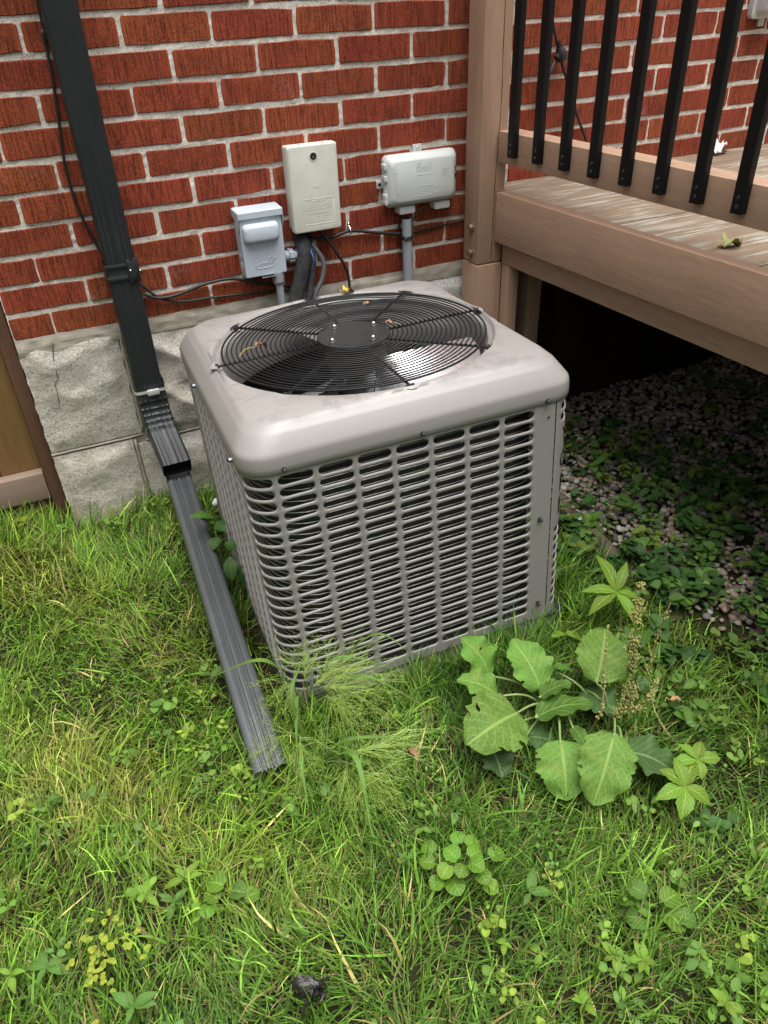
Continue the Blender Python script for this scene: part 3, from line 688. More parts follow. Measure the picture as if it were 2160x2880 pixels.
mb = MB(); mb.tube(spline([(0.826, 0.01, 0.128), (0.824, -0.030, 0.112), (0.817, -0.048, 0.072), (0.797, -0.055, 0.015), (0.777, -0.062, -0.034), (0.755, -0.09, -0.11), (0.75, -0.16, -0.2), (0.75, -0.24, -0.26)], 6), 0.0215, 16); wpart(ip, mb, 'foam_sleeve', FOAM, smooth=True)
mb = MB(); mb.tube(spline([(0.845, 0.0, 0.13), (0.848, -0.03, 0.10), (0.842, -0.05, 0.05), (0.825, -0.06, -0.01), (0.80, -0.08, -0.08)], 6), 0.010, 10); wpart(ip, mb, 'small_sleeve', FOAM, smooth=True)
mb = MB(); mb.tube([(0.8225 + 0.0228 * math.cos(a), -0.040 + 0.0228 * math.sin(a) * 0.9, 0.098 + 0.008 * math.sin(a)) for a in [2 * PI * k / 20 for k in range(21)]], 0.0016, 6)
mb.tube([(0.838, -0.058, 0.093), (0.842, -0.064, 0.075), (0.842, -0.066, 0.052)], 0.0015, 6); wpart(ip, mb, 'zip_tie', BLUE, smooth=True)
wp = MB(); wp.tube([(0.47, -0.20, -0.553), (0.425, -0.21, -0.552), (0.412, -0.21, -0.553), (0.403, -0.21, -0.560)], [0.013, 0.0135, 0.0125, 0.008], 12)
tag(wp.build('drain_pipe', WPVC, None, angle=50), 'short white plastic drain pipe between air conditioner and stone', 'pipe')

# ------------------------------------------------------------------ deck
deck = thing('deck', 'brown stained wooden deck with a bottom rail and black balusters', 'deck', (1.5, -0.5, -0.64))
DKO = -deck.location
def dpart(mb, name, mat, parent=None, **kw):
    o = mb.build(name, mat, parent or deck, **kw)
    if parent is None: o.location = DKO
    return o
FA = Vector((1.408, -0.116)); FD = (Vector((1.482, -1.072)) - FA).normalized(); FN = Vector((FD.y, -FD.x))
if FN.x > 0: FN = -FN                                                # outwards, towards the air conditioner
def fp(s, off, z): p = FA + FD * s + FN * off; return (p.x, p.y, z)
def along(s0, s1, o0, o1, z0, z1, bev=0.003):
    """board parallel to the deck edge"""
    mb = MB(); mb.box((s0, o0, z0), (s1, o1, z1), bev)
    mb.v = [fp(v[0], v[1], v[2]) for v in mb.v]; return mb
# boards run parallel to the wall
ylo = -0.004; i = 0
while ylo > -2.3:
    y1 = ylo; y0 = ylo - 0.1350
    def ex(y): return FA.x + FD.x / FD.y * (y - FA.y) + 0.048
    x0a, x0b = ex(y0), ex(y1); jx = random.uniform(-.002, .002)
    z1 = 0.1905 + random.uniform(-.0012, .0012); bv = 0.003
    sec_ = [(y0, 0.152), (y0, z1 - bv), (y0 + bv, z1), (y1 - bv, z1), (y1, z1 - bv), (y1, 0.152)]
    mb = MB(); mb.loft([[(ex(y) + jx, y, z) for y, z in sec_], [(3.35, y, z) for y, z in sec_]])
    dpart(mb, 'deck_board', WOODX); ylo = y0 - 0.0078; i += 1
dpart(along(0.012, 2.15, -0.038, 0.0, 0.053, 0.1965, 0.003), 'fascia_board', WOODY, angle=40)
dpart(along(0.014, 2.15, -0.085, -0.030, -0.018, 0.0515, 0.003), 'support_beam', WOODY, angle=40)
for s in (0.55, 1.05, 1.6): dpart(along(s, s + 0.038, -1.7, -0.09, 0.02, 0.150, 0.002), 'joist', WOODX, angle=40)
dpart(MB().box((3.30, -2.2, -0.72), (3.345, 0.0, 0.150), 0.004), 'light_block_skirt', WOODY, angle=40)  # unseen far panel, added so the space below stays dark
dpart(MB().box((1.60, -2.34, -0.72), (3.345, -2.30, 0.150), 0.004), 'light_block_skirt', WOODX, angle=40)  # unseen front panel, added to keep light out from under the deck
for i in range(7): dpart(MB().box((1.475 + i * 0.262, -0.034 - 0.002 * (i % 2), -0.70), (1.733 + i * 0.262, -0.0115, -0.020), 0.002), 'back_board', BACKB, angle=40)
# posts
def post(x0, x1, y0, y1, z0, z1, bev=0.006): return MB().box((x0, y0, z0), (x1, y1, z1), bev)
po = dpart(post(1.352, 1.440, -0.125, -0.038, -0.012, 1.25), 'corner_post', WOODZ, angle=40)
dpart(post(1.350, 1.4425, -0.128, -0.036, -0.70, -0.0145), 'post_base', WOODZ, angle=40)
mb = MB()                                                            # drying check down the post
cr = spline([(1.412, -0.1255, 1.2), (1.411, -0.1255, 0.62), (1.4135, -0.1255, 0.45), (1.410, -0.1255, 0.33), (1.405, -0.1255, 0.23), (1.403, -0.1255, 0.1), (1.4025, -0.1255, -0.01)], 6)
n_ = len(cr); mb.loft([[(p.x - w, p.y + .001, p.z) for p in [c]] + [(c.x, c.y - 0.0003, c.z)] + [(c.x + w, c.y + .001, c.z)] for c, w in [(c, 0.0014 * (0.5 + abs(math.sin(k * 0.7)))) for k, c in enumerate(cr)]], False, False, closed=False)
mb.build('drying_crack', DARK, po)
for zb in (0.095, 0.020):
    mb = MB(); mb.tube([(1.3535, -0.090, zb), (1.3500, -0.090, zb)], 0.0155, 16); mb.tube([(1.350, -0.090, zb), (1.3385, -0.090, zb)], 0.0112, 6); mb.build('bolt', RUST, po, angle=40)
dpart(MB().box((1.440, -0.172, -0.70), (1.478, -0.130, -0.020), 0.003), 'prop_post', WOODZ, angle=40)
dpart(MB().box((1.545, -0.13, -0.70), (1.60, -0.07, 0.02), 0.003), 'prop_post', WOODZ, angle=40)
# rail with balusters
rail = dpart(along(0.010, 2.15, -0.064, 0.0, 0.278, 0.362, 0.004), 'bottom_rail', WOODY, angle=40)
k = 0
for yb in [-0.208 - 0.1093 * i for i in range(16)]:
    s = (yb - FA.y) / FD.y
    mb = along(s - 0.0135, s + 0.0135, 0.0015, 0.0195, 0.303, 1.20, 0.0015); b = dpart(mb, 'baluster', BALU, angle=40)
    for zz in (0.318, 0.336):
        m2 = MB(); p = fp(s, 0.0188, zz); q = fp(s, 0.0212, zz); m2.tube([p, q], [0.0048, 0.0040], 10); m2.build('screw', BLKP, b, angle=40)
dpart(along(0.010, 2.15, -0.062, 0.03, 1.18, 1.22, 0.004), 'top_rail', WOODY, angle=40)

# ------------------------------------------------------------------ things by the deck
cable('black string light cord hanging against the bricks behind the balusters', [(1.60, -0.02, 1.2), (1.612, -0.02, 0.80), (1.622, -0.025, 0.661), (1.633, -0.025, 0.62), (1.647, -0.025, 0.578), (1.660, -0.025, 0.552), (1.670, -0.025, 0.532), (1.686, -0.025, 0.49), (1.725, -0.025, 0.42), (1.759, -0.025, 0.351), (1.802, -0.025, 0.28), (1.83, -0.03, 0.215)], 0.0042)
so = thing('light_socket', 'black string light connector with a hanging socket behind the balusters', 'light socket', (1.66, -0.03, 0.42))
mb = MB(); mb.tube([(1.657, -0.028, 0.562), (1.664, -0.028, 0.545)], 0.0085, 12); mb.tube([(1.664, -0.028, 0.545), (1.670, -0.03, 0.530), (1.676, -0.03, 0.512)], [0.011, 0.017, 0.016], 12); mb.tube([(1.668, -0.03, 0.530), (1.655, -0.03, 0.518)], [0.013, 0.010], 12)
wpart(so, mb, 'connector', RUBBER, angle=50)
mb = MB(); mb.tube([(1.654, -0.03, 0.517), (1.634, -0.03, 0.478), (1.627, -0.03, 0.462)], 0.0042, 8); wpart(so, mb, 'lead', RUBBER, smooth=True)
mb = MB(); mb.tube([(1.627, -0.03, 0.464), (1.624, -0.03, 0.452), (1.621, -0.03, 0.43), (1.619, -0.03, 0.408)], [0.008, 0.0135, 0.0145, 0.013], 12); wpart(so, mb, 'socket', RUBBER, angle=50)
ob = thing('outlet_cover', 'translucent grey outdoor outlet cover on the bricks at upper right', 'outlet cover', (2.46, -0.03, 0.57))
mb = MB(); wallbox(mb, 2.462, 0.664, [(0.002, 0.118, 0.170, 0.014), (0.022, 0.120, 0.172, 0.014), (0.026, 0.112, 0.164, 0.014)]); wpart(ob, mb, 'back_plate', BELLB, angle=40)
mb = MB(); wallbox(mb, 2.464, 0.664, [(0.026, 0.100, 0.155, 0.016), (0.062, 0.094, 0.148, 0.018), (0.070, 0.082, 0.136, 0.018)]); wpart(ob, mb, 'bubble_cover', CLEARP, angle=50)
mb = MB(); mb.box((2.448, -0.016, 0.556), (2.472, -0.006, 0.582), 0.003); wpart(ob, mb, 'latch_tab', CLEARP, angle=40)

# ------------------------------------------------------------------ air conditioner
AC_M = Matrix(((0.9986401338243172, 0.04651618278297617, -0.0235399204469856, 0.74245), (-0.04540164697153517, 0.9979160020811851, 0.04585131669402766, -0.66393),
               (0.025623691529944537, -0.044720213881472876, 0.9986708811729585, -0.61), (0, 0, 0, 1)))
ac = thing('air_conditioner', 'square beige outdoor air conditioner unit with round black fan grille', 'air conditioner'); ac.matrix_world = AC_M
pad = MB().box((-0.345, -0.360, -0.075), (0.340, 0.35, -0.006), 0.006).build('concrete_pad', CONC, None, angle=40); pad.matrix_world = AC_M
tag(pad, 'grey concrete pad under the air conditioner', 'pad')
HX, HY, CR = 0.357, 0.367, 0.056
def path(s, ins=0.0, cr=CR):
    """walk round the cabinet: s = 0 at the front centre, + to the right; returns x, y, outward normal"""
    hx, hy = HX, HY; fx = hx - cr; fy = hy - cr; arc = cr * PI / 2
    sg = 1 if s >= 0 else -1; a = abs(s)
    if a <= fx: x, y, nx_, ny_ = a, -hy, 0, -1
    elif a <= fx + arc: t = (a - fx) / cr; x, y, nx_, ny_ = fx + cr * math.sin(t), -fy - cr * math.cos(t), math.sin(t), -math.cos(t)
    elif a <= fx + arc + 2 * fy: x, y, nx_, ny_ = hx, -fy + (a - fx - arc), 1, 0
    elif a <= fx + 2 * arc + 2 * fy: t = (a - fx - arc - 2 * fy) / cr; x, y, nx_, ny_ = fx + cr * math.cos(t), fy + cr * math.sin(t), math.cos(t), math.sin(t)
    else: x, y, nx_, ny_ = fx - (a - fx - 2 * arc - 2 * fy), hy, 0, 1
    return ((x - nx_ * ins) * sg, y - ny_ * ins)
PX, PZ = 0.0801, 0.02655
def stadium(hx, r):
    o = []
    for k in range(7): a = math.radians(-90 + 30 * k); o.append((hx - r + r * math.cos(a), r * math.sin(a)))
    for k in (1, 2, 3): o.append(((hx - r) * (1 - k / 2), r))
    for k in range(7): a = math.radians(90 + 30 * k); o.append((-hx + r + r * math.cos(a), r * math.sin(a)))
    for k in (1, 2, 3): o.append((-(hx - r) * (1 - k / 2), -r))
    return o
def slot_cell(mb, sc_, zc, pw, hx, r=0.0099):
    inner = stadium(hx, r); n = len(inner); W2, Z2 = pw / 2, PZ / 2; outer = []
    for i, (a, b) in enumerate(inner):
        if i < 7: an = -90 + 30 * i; sg = 1
        elif i < 10: outer.append((a, Z2)); continue
        elif i < 17: an = -90 + 30 * (16 - i); sg = -1
        else: outer.append((a, -Z2)); continue
        t = {-90: (hx - r, -Z2), -60: ((hx + W2 - r) / 2 + .002, -Z2), -30: (W2, -Z2), 0: (W2, 0), 30: (W2, Z2), 60: ((hx + W2 - r) / 2 + .002, Z2), 90: (hx - r, Z2)}[an]
        outer.append((sg * t[0], t[1]))
    rings = []
    for pts, ins in ((outer, 0.0), ([(a * (1 + .0012 / hx), b * (1 + .0012 / r)) for a, b in inner], 0.0002), (inner, 0.0011), ([(a * .99, b * .97) for a, b in inner], 0.0034)):
        ring = []
        for a, b in pts: x, y = path(sc_ + a, ins); ring.append((x, y, zc + b))
        rings.append(ring)
    mb.loft(rings, False, False)
def strip(mb, s0, s1, z0, z1, ins=0.0):
    n = max(1, int(abs(s1 - s0) / 0.012)); v = []; f = []
    for i in range(n + 1):
        x, y = path(s0 + (s1 - s0) * i / n, ins); v += [(x, y, z0), (x, y, z1)]
    f = [[2 * i, 2 * i + 2, 2 * i + 3, 2 * i + 1] for i in range(n)]; mb.add(v, f)
ZR = [0.5680 - PZ * r for r in range(21)]; ZT, ZB = ZR[0] + PZ / 2, ZR[-1] - PZ / 2
mbp = MB()
s0 = -0.301
for k in range(-8, 7):
    for z in ZR: slot_cell(mbp, s0 + PX * (k + 0.5), z, PX, 0.0352)
sl, sr = s0 - 8 * PX, s0 + 7 * PX
strip(mbp, sl, 0.3055, ZT, 0.600); strip(mbp, sl, 0.3055, 0.0, ZB); strip(mbp, sr, 0.3055, ZB, ZT)
strip(mbp, -1.07, sl, 0.0, 0.600)
strip(mbp, sl, 0.3055, 0.0, 0.001, 0.0); strip(mbp, -1.07, -0.30, 0.004, 0.010, -0.004)
front = mbp.build('louver_panel', ACP, ac, angle=55)
mbp = MB(); sr0 = 0.3085
for r_, z in enumerate(ZR):
    if r_ < 2 or r_ > 11: slot_cell(mbp, 0.3475, z, 0.066, 0.0235)
strip(mbp, sr0, 0.3145, ZB, ZT); strip(mbp, 0.3805, 0.3945, ZB, ZT); strip(mbp, 0.3145, 0.3805, ZR[12] + PZ / 2, ZR[1] - PZ / 2)
for k in range(7):
    for z in ZR: slot_cell(mbp, 0.3945 + PX * (k + 0.5), z, PX, 0.0352)
strip(mbp, sr0, 0.3945 + 7 * PX, ZT, 0.600); strip(mbp, sr0, 0.3945 + 7 * PX, 0.0, ZB); strip(mbp, 0.3945 + 7 * PX, 1.34, 0.0, 0.600); strip(mbp, -1.34, -1.072, 0.0, 0.600)
side_p = mbp.build('side_panel', ACP, ac, angle=55)
for ch, zc in (('Y', 0.492), ('O', 0.432), ('R', 0.372), ('K', 0.312)):
    o = text_part('dark_letter', ch, 0.062, 0, 0, 0, 0.0002, DARK, side_p)  # flat near-black letters, painted shade in place of cut-outs
    for v in o.data.vertices:
        x, y = path(0.348 + v.co.x * 0.85, -0.0006 + v.co.y * 0.0); v.co = Vector((x, y, zc + v.co.z))
# seam and screws
mb = MB(); strip(mb, 0.3052, 0.3090, 0.002, 0.590, 0.004); mb.build('panel_seam', DARK, ac)
def screw_at(s, z, parent, out=0.003):
    x, y = path(s, 0); x2, y2 = path(s, -0.0050 - out)
    m = MB(); m.tube([(x, y, z), (x2, y2, z)], [0.0056, 0.0050], 6); m.ball((x2, y2, z), 0.0042, 8, 4, (1, 1, 1)); return m.build('screw', STEELD, parent, angle=40)
STEELD = simple('dark_zinc_screw', (0.10, 0.105, 0.12), rough=0.3, metal=0.9)
for s, z in ((0.278, 0.300), (0.283, 0.050)): screw_at(s, z, front)
mb = MB(); x, y = path(0.289, -0.0004); mb.tube([(x, y, 0.553), (x, y - 0.0008, 0.553)], 0.0026, 10); mb.build('pilot_hole', DARK, front)
# coil and wires behind the louvers
def rring(hx, hy, r, z, n=12):
    return [(a, b, z) for a, b in rr(2 * hx, 2 * hy, r, n)]
mb = MB(); mb.loft([rring(HX - 0.040, HY - 0.040, 0.11, z) for z in (0.004, 0.30, 0.588)], False, False); mb.build('coil', COIL, ac, smooth=True)
mb = MB()
for i in range(42):
    z = 0.030 + i * 0.01327; pts = rring(HX - 0.026, HY - 0.026, 0.115, z, 6); mb.tube(pts + [pts[0]], 0.0010, 4, False)
mb.build('coil_wire', WIRE, ac, smooth=True)
mb = MB(); mb.loft([rring(HX - 0.004, HY - 0.004, CR, z) for z in (-0.004, 0.012)]); mb.build('base_pan', COIL, ac, angle=40)
for sx in (-1, 1):
    for sy in (-1, 1): MB().box((sx * 0.33 - 0.03, sy * 0.345 - 0.026, -0.0062), (sx * 0.33 + 0.03, sy * 0.345 + 0.022, 0.003), 0.002).build('foot', RUBBER, ac, angle=40)
# cap
NA = 192
def rdir(th, hx, hy, r):
    c, s = math.cos(th), math.sin(th); lo_, hi_ = 0.0, 1.0
    for _ in range(26):
        m_ = (lo_ + hi_) / 2; qx, qy = abs(c * m_) - (hx - r), abs(s * m_) - (hy - r)
        d_ = math.hypot(max(qx, 0), max(qy, 0)) + min(max(qx, qy), 0) - r
        if d_ > 0: hi_ = m_
        else: lo_ = m_
    return m_
TH = [2 * PI * k / NA for k in range(NA)]
SPK = [math.radians(0.5 + 45 * i) for i in range(8)]
CX, CY = 0.361, 0.371
rings = []
for ins, z, rc in ((0.010, 0.588, .05), (0.003, 0.5855, .056), (0.0, 0.588, .060), (0.0, 0.600, .060), (0.0003, 0.618, .060), (0.0016, 0.6235, .060), (0.0045, 0.629, .060), (0.0215, 0.6545, .064), (0.0250, 0.6585, .065), (0.0290, 0.6615, .066), (0.0335, 0.6665, .068), (0.0380, 0.6700, .070), (0.0420, 0.6720, .072)):
    rings.append([(rdir(t, CX - ins, CY - ins, rc) * math.cos(t), rdir(t, CX - ins, CY - ins, rc) * math.sin(t), z) for t in TH])
def notch(t):
    d = min(abs((t - s + PI) % (2 * PI) - PI) for s in SPK); return max(0.0, 1 - d / 0.062)
def crown(t, z, Rr): return [(( Rr + 0.0) * math.cos(t), Rr * math.sin(t), z)]
mid = []
for t in TH:
    ro = rdir(t, CX - 0.0420, CY - 0.0420, .072); rm = max(0.3305, (ro + 0.3265) / 2) if ro > 0.333 else ro - 0.001
    mid.append((rm * math.cos(t), rm * math.sin(t), 0.6765 if ro > 0.36 else 0.6755))
rings.append(mid)
for Rr, z, nd, ndz in ((0.3215, 0.6768, 0.003, 0.0), (0.3195, 0.6755, 0.013, -0.003), (0.3165, 0.669, 0.013, -0.003), (0.313, 0.6635, 0.006, 0.0), (0.3060, 0.6610, 0, 0), (0.3030, 0.6575, 0, 0), (0.3015, 0.648, 0, 0), (0.300, 0.61, 0, 0), (0.303, 0.570, 0, 0), (0.309, 0.54, 0, 0)):
    rings.append([((Rr + nd * min(1, notch(t) * 2)) * math.cos(t), (Rr + nd * min(1, notch(t) * 2)) * math.sin(t), z + ndz * notch(t)) for t in TH])
mb = MB(); mb.loft(rings, False, False); cap = mb.build('top_cap', ACP, ac, angle=60)
for s in (-0.2815, 0.0, 0.2815): screw_at(s, 0.594, cap, 0.005)
for s in (-0.375 - 0.042, -0.375 - 0.44, 0.375 + 0.05): screw_at(s, 0.594, cap, 0.005)
# fan, motor, shroud floor
mb = MB(); prof = [(0.0, 0.668), (0.060, 0.668), (0.070, 0.660), (0.072, 0.625), (0.066, 0.608), (0.030, 0.602), (0.0, 0.602)]
mb.loft([[(r_ * math.cos(t), r_ * math.sin(t), z) for t in TH[::6]] for r_, z in prof[1:-1]]); fan_motor = mb.build('fan_motor', MOTOR, ac, angle=40)
mb = MB(); mb.tube([(0, 0, 0.60), (0, 0, 0.44)], 0.007, 10); mb.tube([(0, 0, 0.596), (0, 0, 0.55)], 0.048, 20); fan = mb.build('fan', ALU, ac, angle=40)
for k in range(3):
    a0 = math.radians(-42 + 120 * k); m = MB(); v = []; f = []; nr, nt = 8, 8
    for i in range(nr + 1):
        rad = 0.050 + 0.238 * i / nr
        for j in range(nt + 1):
            u = j / nt - 0.5; wid = 0.95 - 0.10 * abs(i / nr - 0.5); rr_ = rad - 0.012 * (abs(u) * 2) ** 4 * (i / nr)
            an = a0 + u * wid + 0.10 * i / nr
            v.append((rr_ * math.cos(an), rr_ * math.sin(an), 0.585 + u * 0.085 - 0.03 * u * u + 0.012 * i / nr))
    f = [[i * (nt + 1) + j, i * (nt + 1) + j + 1, (i + 1) * (nt + 1) + j + 1, (i + 1) * (nt + 1) + j] for i in range(nr) for j in range(nt)]
    m.add(v, f); m.build('blade', ALU, fan, smooth=True)
    m = MB(); m.tube([(0.04 * math.cos(a0), 0.04 * math.sin(a0), 0.570), (0.16 * math.cos(a0 + .05), 0.16 * math.sin(a0 + .05), 0.578)], 0.006, 6); m.build('blade_arm', ALU, fan, smooth=True)
# grille: hub plate, wire rings, spokes
mb = MB(); prof = [(0.0835, 0.6735), (0.0845, 0.6765), (0.0835, 0.6795), (0.079, 0.6805), (0.075, 0.6795)]
mb.loft([[(r_ * math.cos(t), r_ * math.sin(t), z) for t in TH[::3]] for r_, z in prof]); grille = mb.build('fan_grille', BLKP, ac, angle=40)
NR = 20
for i in range(NR):
    rad = 0.0905 + (0.2995 - 0.0905) * i / (NR - 1)
    m = MB(); pts = []; nseg = 96; rm_ = 0.0023 if i == NR - 1 else 0.0016
    v = []; f = []
    for k in range(nseg):
        t = 2 * PI * k / nseg; zz = 0.6770 + 0.0008 * math.sin(3 * t + i)
        if i in (14, 15) and 0.9 < t < 1.75: zz -= 0.007 * math.sin((t - 0.9) / 0.85 * PI) * (1 if i == 15 else -0.4)   # a bent wire at the back
        for q in range(6):
            a = 2 * PI * q / 6; v.append(((rad + rm_ * math.cos(a)) * math.cos(t), (rad + rm_ * math.cos(a)) * math.sin(t), zz + rm_ * math.sin(a)))
    for k in range(nseg):
        for q in range(6): f.append([k * 6 + q, ((k + 1) % nseg) * 6 + q, ((k + 1) % nseg) * 6 + (q + 1) % 6, k * 6 + (q + 1) % 6])
    m.add(v, f); m.build('wire_ring', BLKW, grille, smooth=True)
for t in SPK:
    m = MB(); c, s = math.cos(t), math.sin(t)
    m.tube([(r_ * c, r_ * s, 0.6730) for r_ in (0.07, 0.2, 0.305)] + [(0.314 * c, 0.314 * s, 0.6728), (0.321 * c, 0.321 * s, 0.6765)], 0.0028, 8)
    for i in range(NR):
        rad = 0.0905 + (0.2995 - 0.0905) * i / (NR - 1); m.ball((rad * c, rad * s, 0.6752), 0.0031, 6, 4, (1, 1, 0.9))
    for dd in (-0.006, 0.006): m.ball((0.316 * c - dd * s, 0.316 * s + dd * c, 0.6735), 0.0042, 6, 4)
    m.build('spoke', BLKW, grille, smooth=True)
for bx_, by_ in ((-0.026, 0.057), (0.059, 0.024), (-0.059, -0.026), (0.026, -0.059)):
    m = MB(); m.tube([(bx_, by_, 0.6797), (bx_, by_, 0.6822)], 0.0078, 6); m.tube([(bx_, by_, 0.6822), (bx_, by_, 0.6850)], 0.0062, 6); m.ball((bx_, by_, 0.6855), 0.0056, 10, 6); m.build('acorn_nut', STEEL, grille, angle=40)

# ------------------------------------------------------------------ leaves
def leaf_mesh(name, L, W, kind='ovate', wave=0.0, curl=0.1, fold=0.15, seed=0, nl=11, nw=3, holes=0):
    r = random.Random(seed); v = []; f = []; uv = []
    def width(t):
        if kind == 'ovate': return (math.sin(PI * min(1, t ** 0.76)) ** 0.56) * (1.0 + 0.03 * math.sin(t * 39))
        if kind == 'heart': return math.sqrt(max(0, 1 - (2 * t - 0.92) ** 2)) if t < 0.96 else 0.25 * (1 - t) / 0.04
        if kind == 'lance': return math.sin(PI * t ** 0.8) ** 0.9
        if kind == 'toothed': return (math.sin(PI * t ** 0.95) ** 0.9) * (0.86 + 0.14 * ((t * 6) % 1))
        return math.sin(PI * t)
    ph = r.uniform(0, 6)
    for i in range(nl + 1):
        t = i / nl; w = W / 2 * max(0.02, width(t)); wl, wr = (1 + 0.065 * r.uniform(-1, 1), 1 + 0.065 * r.uniform(-1, 1))
        for j in range(-nw, nw + 1):
            s = j / nw; wv = wave * W * math.sin(t * 17 + ph + (2 if s > 0 else 0)) * abs(s) ** 2
            back = -0.10 * L * abs(s) * (1 - t) ** 2 if kind == 'heart' else 0
            v.append((L * t + back, w * s * (1 + 0.04 * math.sin(t * 31 + ph)) * (1 + ((wr if s > 0 else wl) - 1) * abs(s)), fold * w * abs(s) + wv - curl * L * (t ** 2) + 0.10 * L * math.sin(PI * t)))
            uv.append((t, 0.5 + 0.5 * s))
    m = 2 * nw + 1
    for i in range(nl):
        for j in range(2 * nw): f.append([i * m + j, i * m + j + 1, (i + 1) * m + j + 1, (i + 1) * m + j])
    for _ in range(holes):
        k = r.randrange(nl // 4, 3 * nl // 4) * 2 * nw + r.choice([q for q in range(2 * nw) if q not in (nw - 1, nw)])
        if k < len(f): f.pop(k)
    me = mesh(name, v, f); l = me.uv_layers.new(name='UVMap')
    for lp in me.loops: l.data[lp.index].uv = uv[lp.vertex_index]
    me.polygons.foreach_set('use_smooth', [True] * len(me.polygons)); return me
def orient(base, tip, roll=0.0):
    b, t = Vector(base), Vector(tip); x = (t - b).normalized(); z = Vector((0, 0, 1)); y = z.cross(x)
    y = y.normalized() if y.length > 1e-4 else Vector((0, 1, 0)); z = x.cross(y)
    M_ = Matrix(((x.x, y.x, z.x, b.x), (x.y, y.y, z.y, b.y), (x.z, y.z, z.z, b.z), (0, 0, 0, 1)))
    return M_ @ Matrix.Rotation(roll, 4, 'X')
def put_leaf(parent, name, base, tip, W, mat, kind='ovate', roll=0.0, scale_len=1.0, **kw):
    L = (Vector(tip) - Vector(base)).length * scale_len
    o = link(name, leaf_mesh(name, L, W, kind, **kw), mat, parent)
    o.matrix_world = orient(base, tip, roll)
    if parent is not None: o.matrix_parent_inverse = Matrix.Translation(-Vector(parent.location))
    return o
def stem(parent, pts, r0, r1, mat, name='stem', n=6):
    p = spline(pts, 5); rs = [r0 + (r1 - r0) * i / (len(p) - 1) for i in range(len(p))]
    o = MB().tube(p, rs, n).build(name, mat, parent, smooth=True)
    if parent is not None: o.location = -Vector(parent.location)
    return o
LEAF_DOCK = m_leaf('dock_leaf', (0.105, 0.215, 0.032), (0.080, 0.170, 0.025), (0.20, 0.31, 0.075), veins=7, trans=0.22, veinamt=0.34, rough=0.62, net=True)
LEAF_DOCKD = m_leaf('dock_leaf_dark', (0.060, 0.115, 0.034), (0.045, 0.090, 0.028), (0.14, 0.20, 0.09), veins=8, trans=0.15, veinamt=0.3)  # darker green for some of the dock leaves
LEAF_LIME = m_leaf('lime_leaf', (0.155, 0.270, 0.028), (0.120, 0.220, 0.022), (0.30, 0.42, 0.10), veins=6, trans=0.35)
LEAF_MID = m_leaf('mid_green_leaf', (0.085, 0.185, 0.030), (0.065, 0.145, 0.024), (0.16, 0.27, 0.07), veins=6, trans=0.3)
LEAF_VIO = m_leaf('violet_leaf', (0.105, 0.215, 0.022), (0.080, 0.165, 0.018), (0.20, 0.33, 0.06), veins=4, trans=0.3)
LEAF_YEL = m_leaf('yellow_clover_leaf', (0.290, 0.330, 0.028), (0.230, 0.290, 0.026), (0.42, 0.45, 0.10), veins=3, trans=0.35)
LEAF_DARK = m_leaf('dark_green_leaf', (0.055, 0.125, 0.028), (0.040, 0.095, 0.022), (0.10, 0.18, 0.05), veins=6, trans=0.3)  # leaf in a darker green
STEMG = simple('green_stem', (0.17, 0.24, 0.07), rough=0.5); STEMR = simple('reddish_stem', (0.16, 0.12, 0.05), rough=0.5)
SEED = simple('dry_dock_seed', (0.30, 0.29, 0.085), (0.20, 0.21, 0.055), 80, 0.8)

# dock weed
dock = thing('dock_weed', 'broad leaved dock weed with large pale leaves and brown seed spikes', 'weed', (0.93, -1.31, -0.64))
DL = [((0.792, -1.175, -0.560), (0.766, -1.119, -0.500), 0.087, 0), ((0.865, -1.267, -0.550), (0.854, -1.167, -0.490), 0.081, 0), ((0.771, -1.241, -0.550), (0.710, -1.192, -0.510), 0.067, 0),
      ((0.772, -1.311, -0.530), (0.652, -1.338, -0.520), 0.112, 0), ((0.818, -1.400, -0.540), (0.779, -1.484, -0.580), 0.092, 0), ((0.902, -1.456, -0.500), (0.811, -1.527, -0.570), 0.086, 0),
      ((0.915, -1.478, -0.540), (0.997, -1.552, -0.570), 0.084, 1), ((0.964, -1.324, -0.520), (1.046, -1.242, -0.470), 0.090, 0), ((0.811, -1.324, -0.550), (0.928, -1.351, -0.540), 0.052, 2),
      ((0.915, -1.221, -0.550), (0.945, -1.260, -0.530), 0.023, 2), ((0.843, -1.290, -0.540), (0.911, -1.301, -0.520), 0.038, 2), ((0.958, -1.293, -0.570), (0.991, -1.368, -0.580), 0.069, 1),
      ((0.871, -1.373, -0.560), (0.861, -1.432, -0.550), 0.024, 2), ((0.790, -1.326, -0.600), (0.830, -1.357, -0.600), 0.049, 1), ((0.705, -1.321, -0.590), (0.698, -1.355, -0.590), 0.061, 1), ((1.051, -1.347, -0.550), (1.070, -1.364, -0.530), 0.028, 1)]
for i, (b, t, w, k) in enumerate(DL):
    vb, vt = Vector(b), Vector(t); ext = (vt - vb)
    lo_ = max(ext.length * 1.08, w * 1.25) / ext.length
    tip = vb + ext * lo_
    o = put_leaf(dock, 'leaf', b, tip, w * 1.24, (LEAF_DOCK, LEAF_DOCKD, LEAF_MID)[k], 'ovate', roll=random.uniform(-.25, .25), wave=0.07, curl=random.uniform(0.02, 0.16), fold=random.uniform(0.05, 0.22), seed=40 + i, nl=26, nw=5, holes=(2, 1, 0, 4, 1, 1)[i] if i < 6 else 0)
    root = Vector((0.895, -1.285, -0.635)) if b[0] < 0.89 else Vector((0.985, -1.365, -0.635))
    stem(dock, [root, (root + vb) / 2 + Vector((0, 0, 0.035)), vb, vb + ext * 0.12], 0.003, 0.0022, STEMG, 'leaf_stalk')
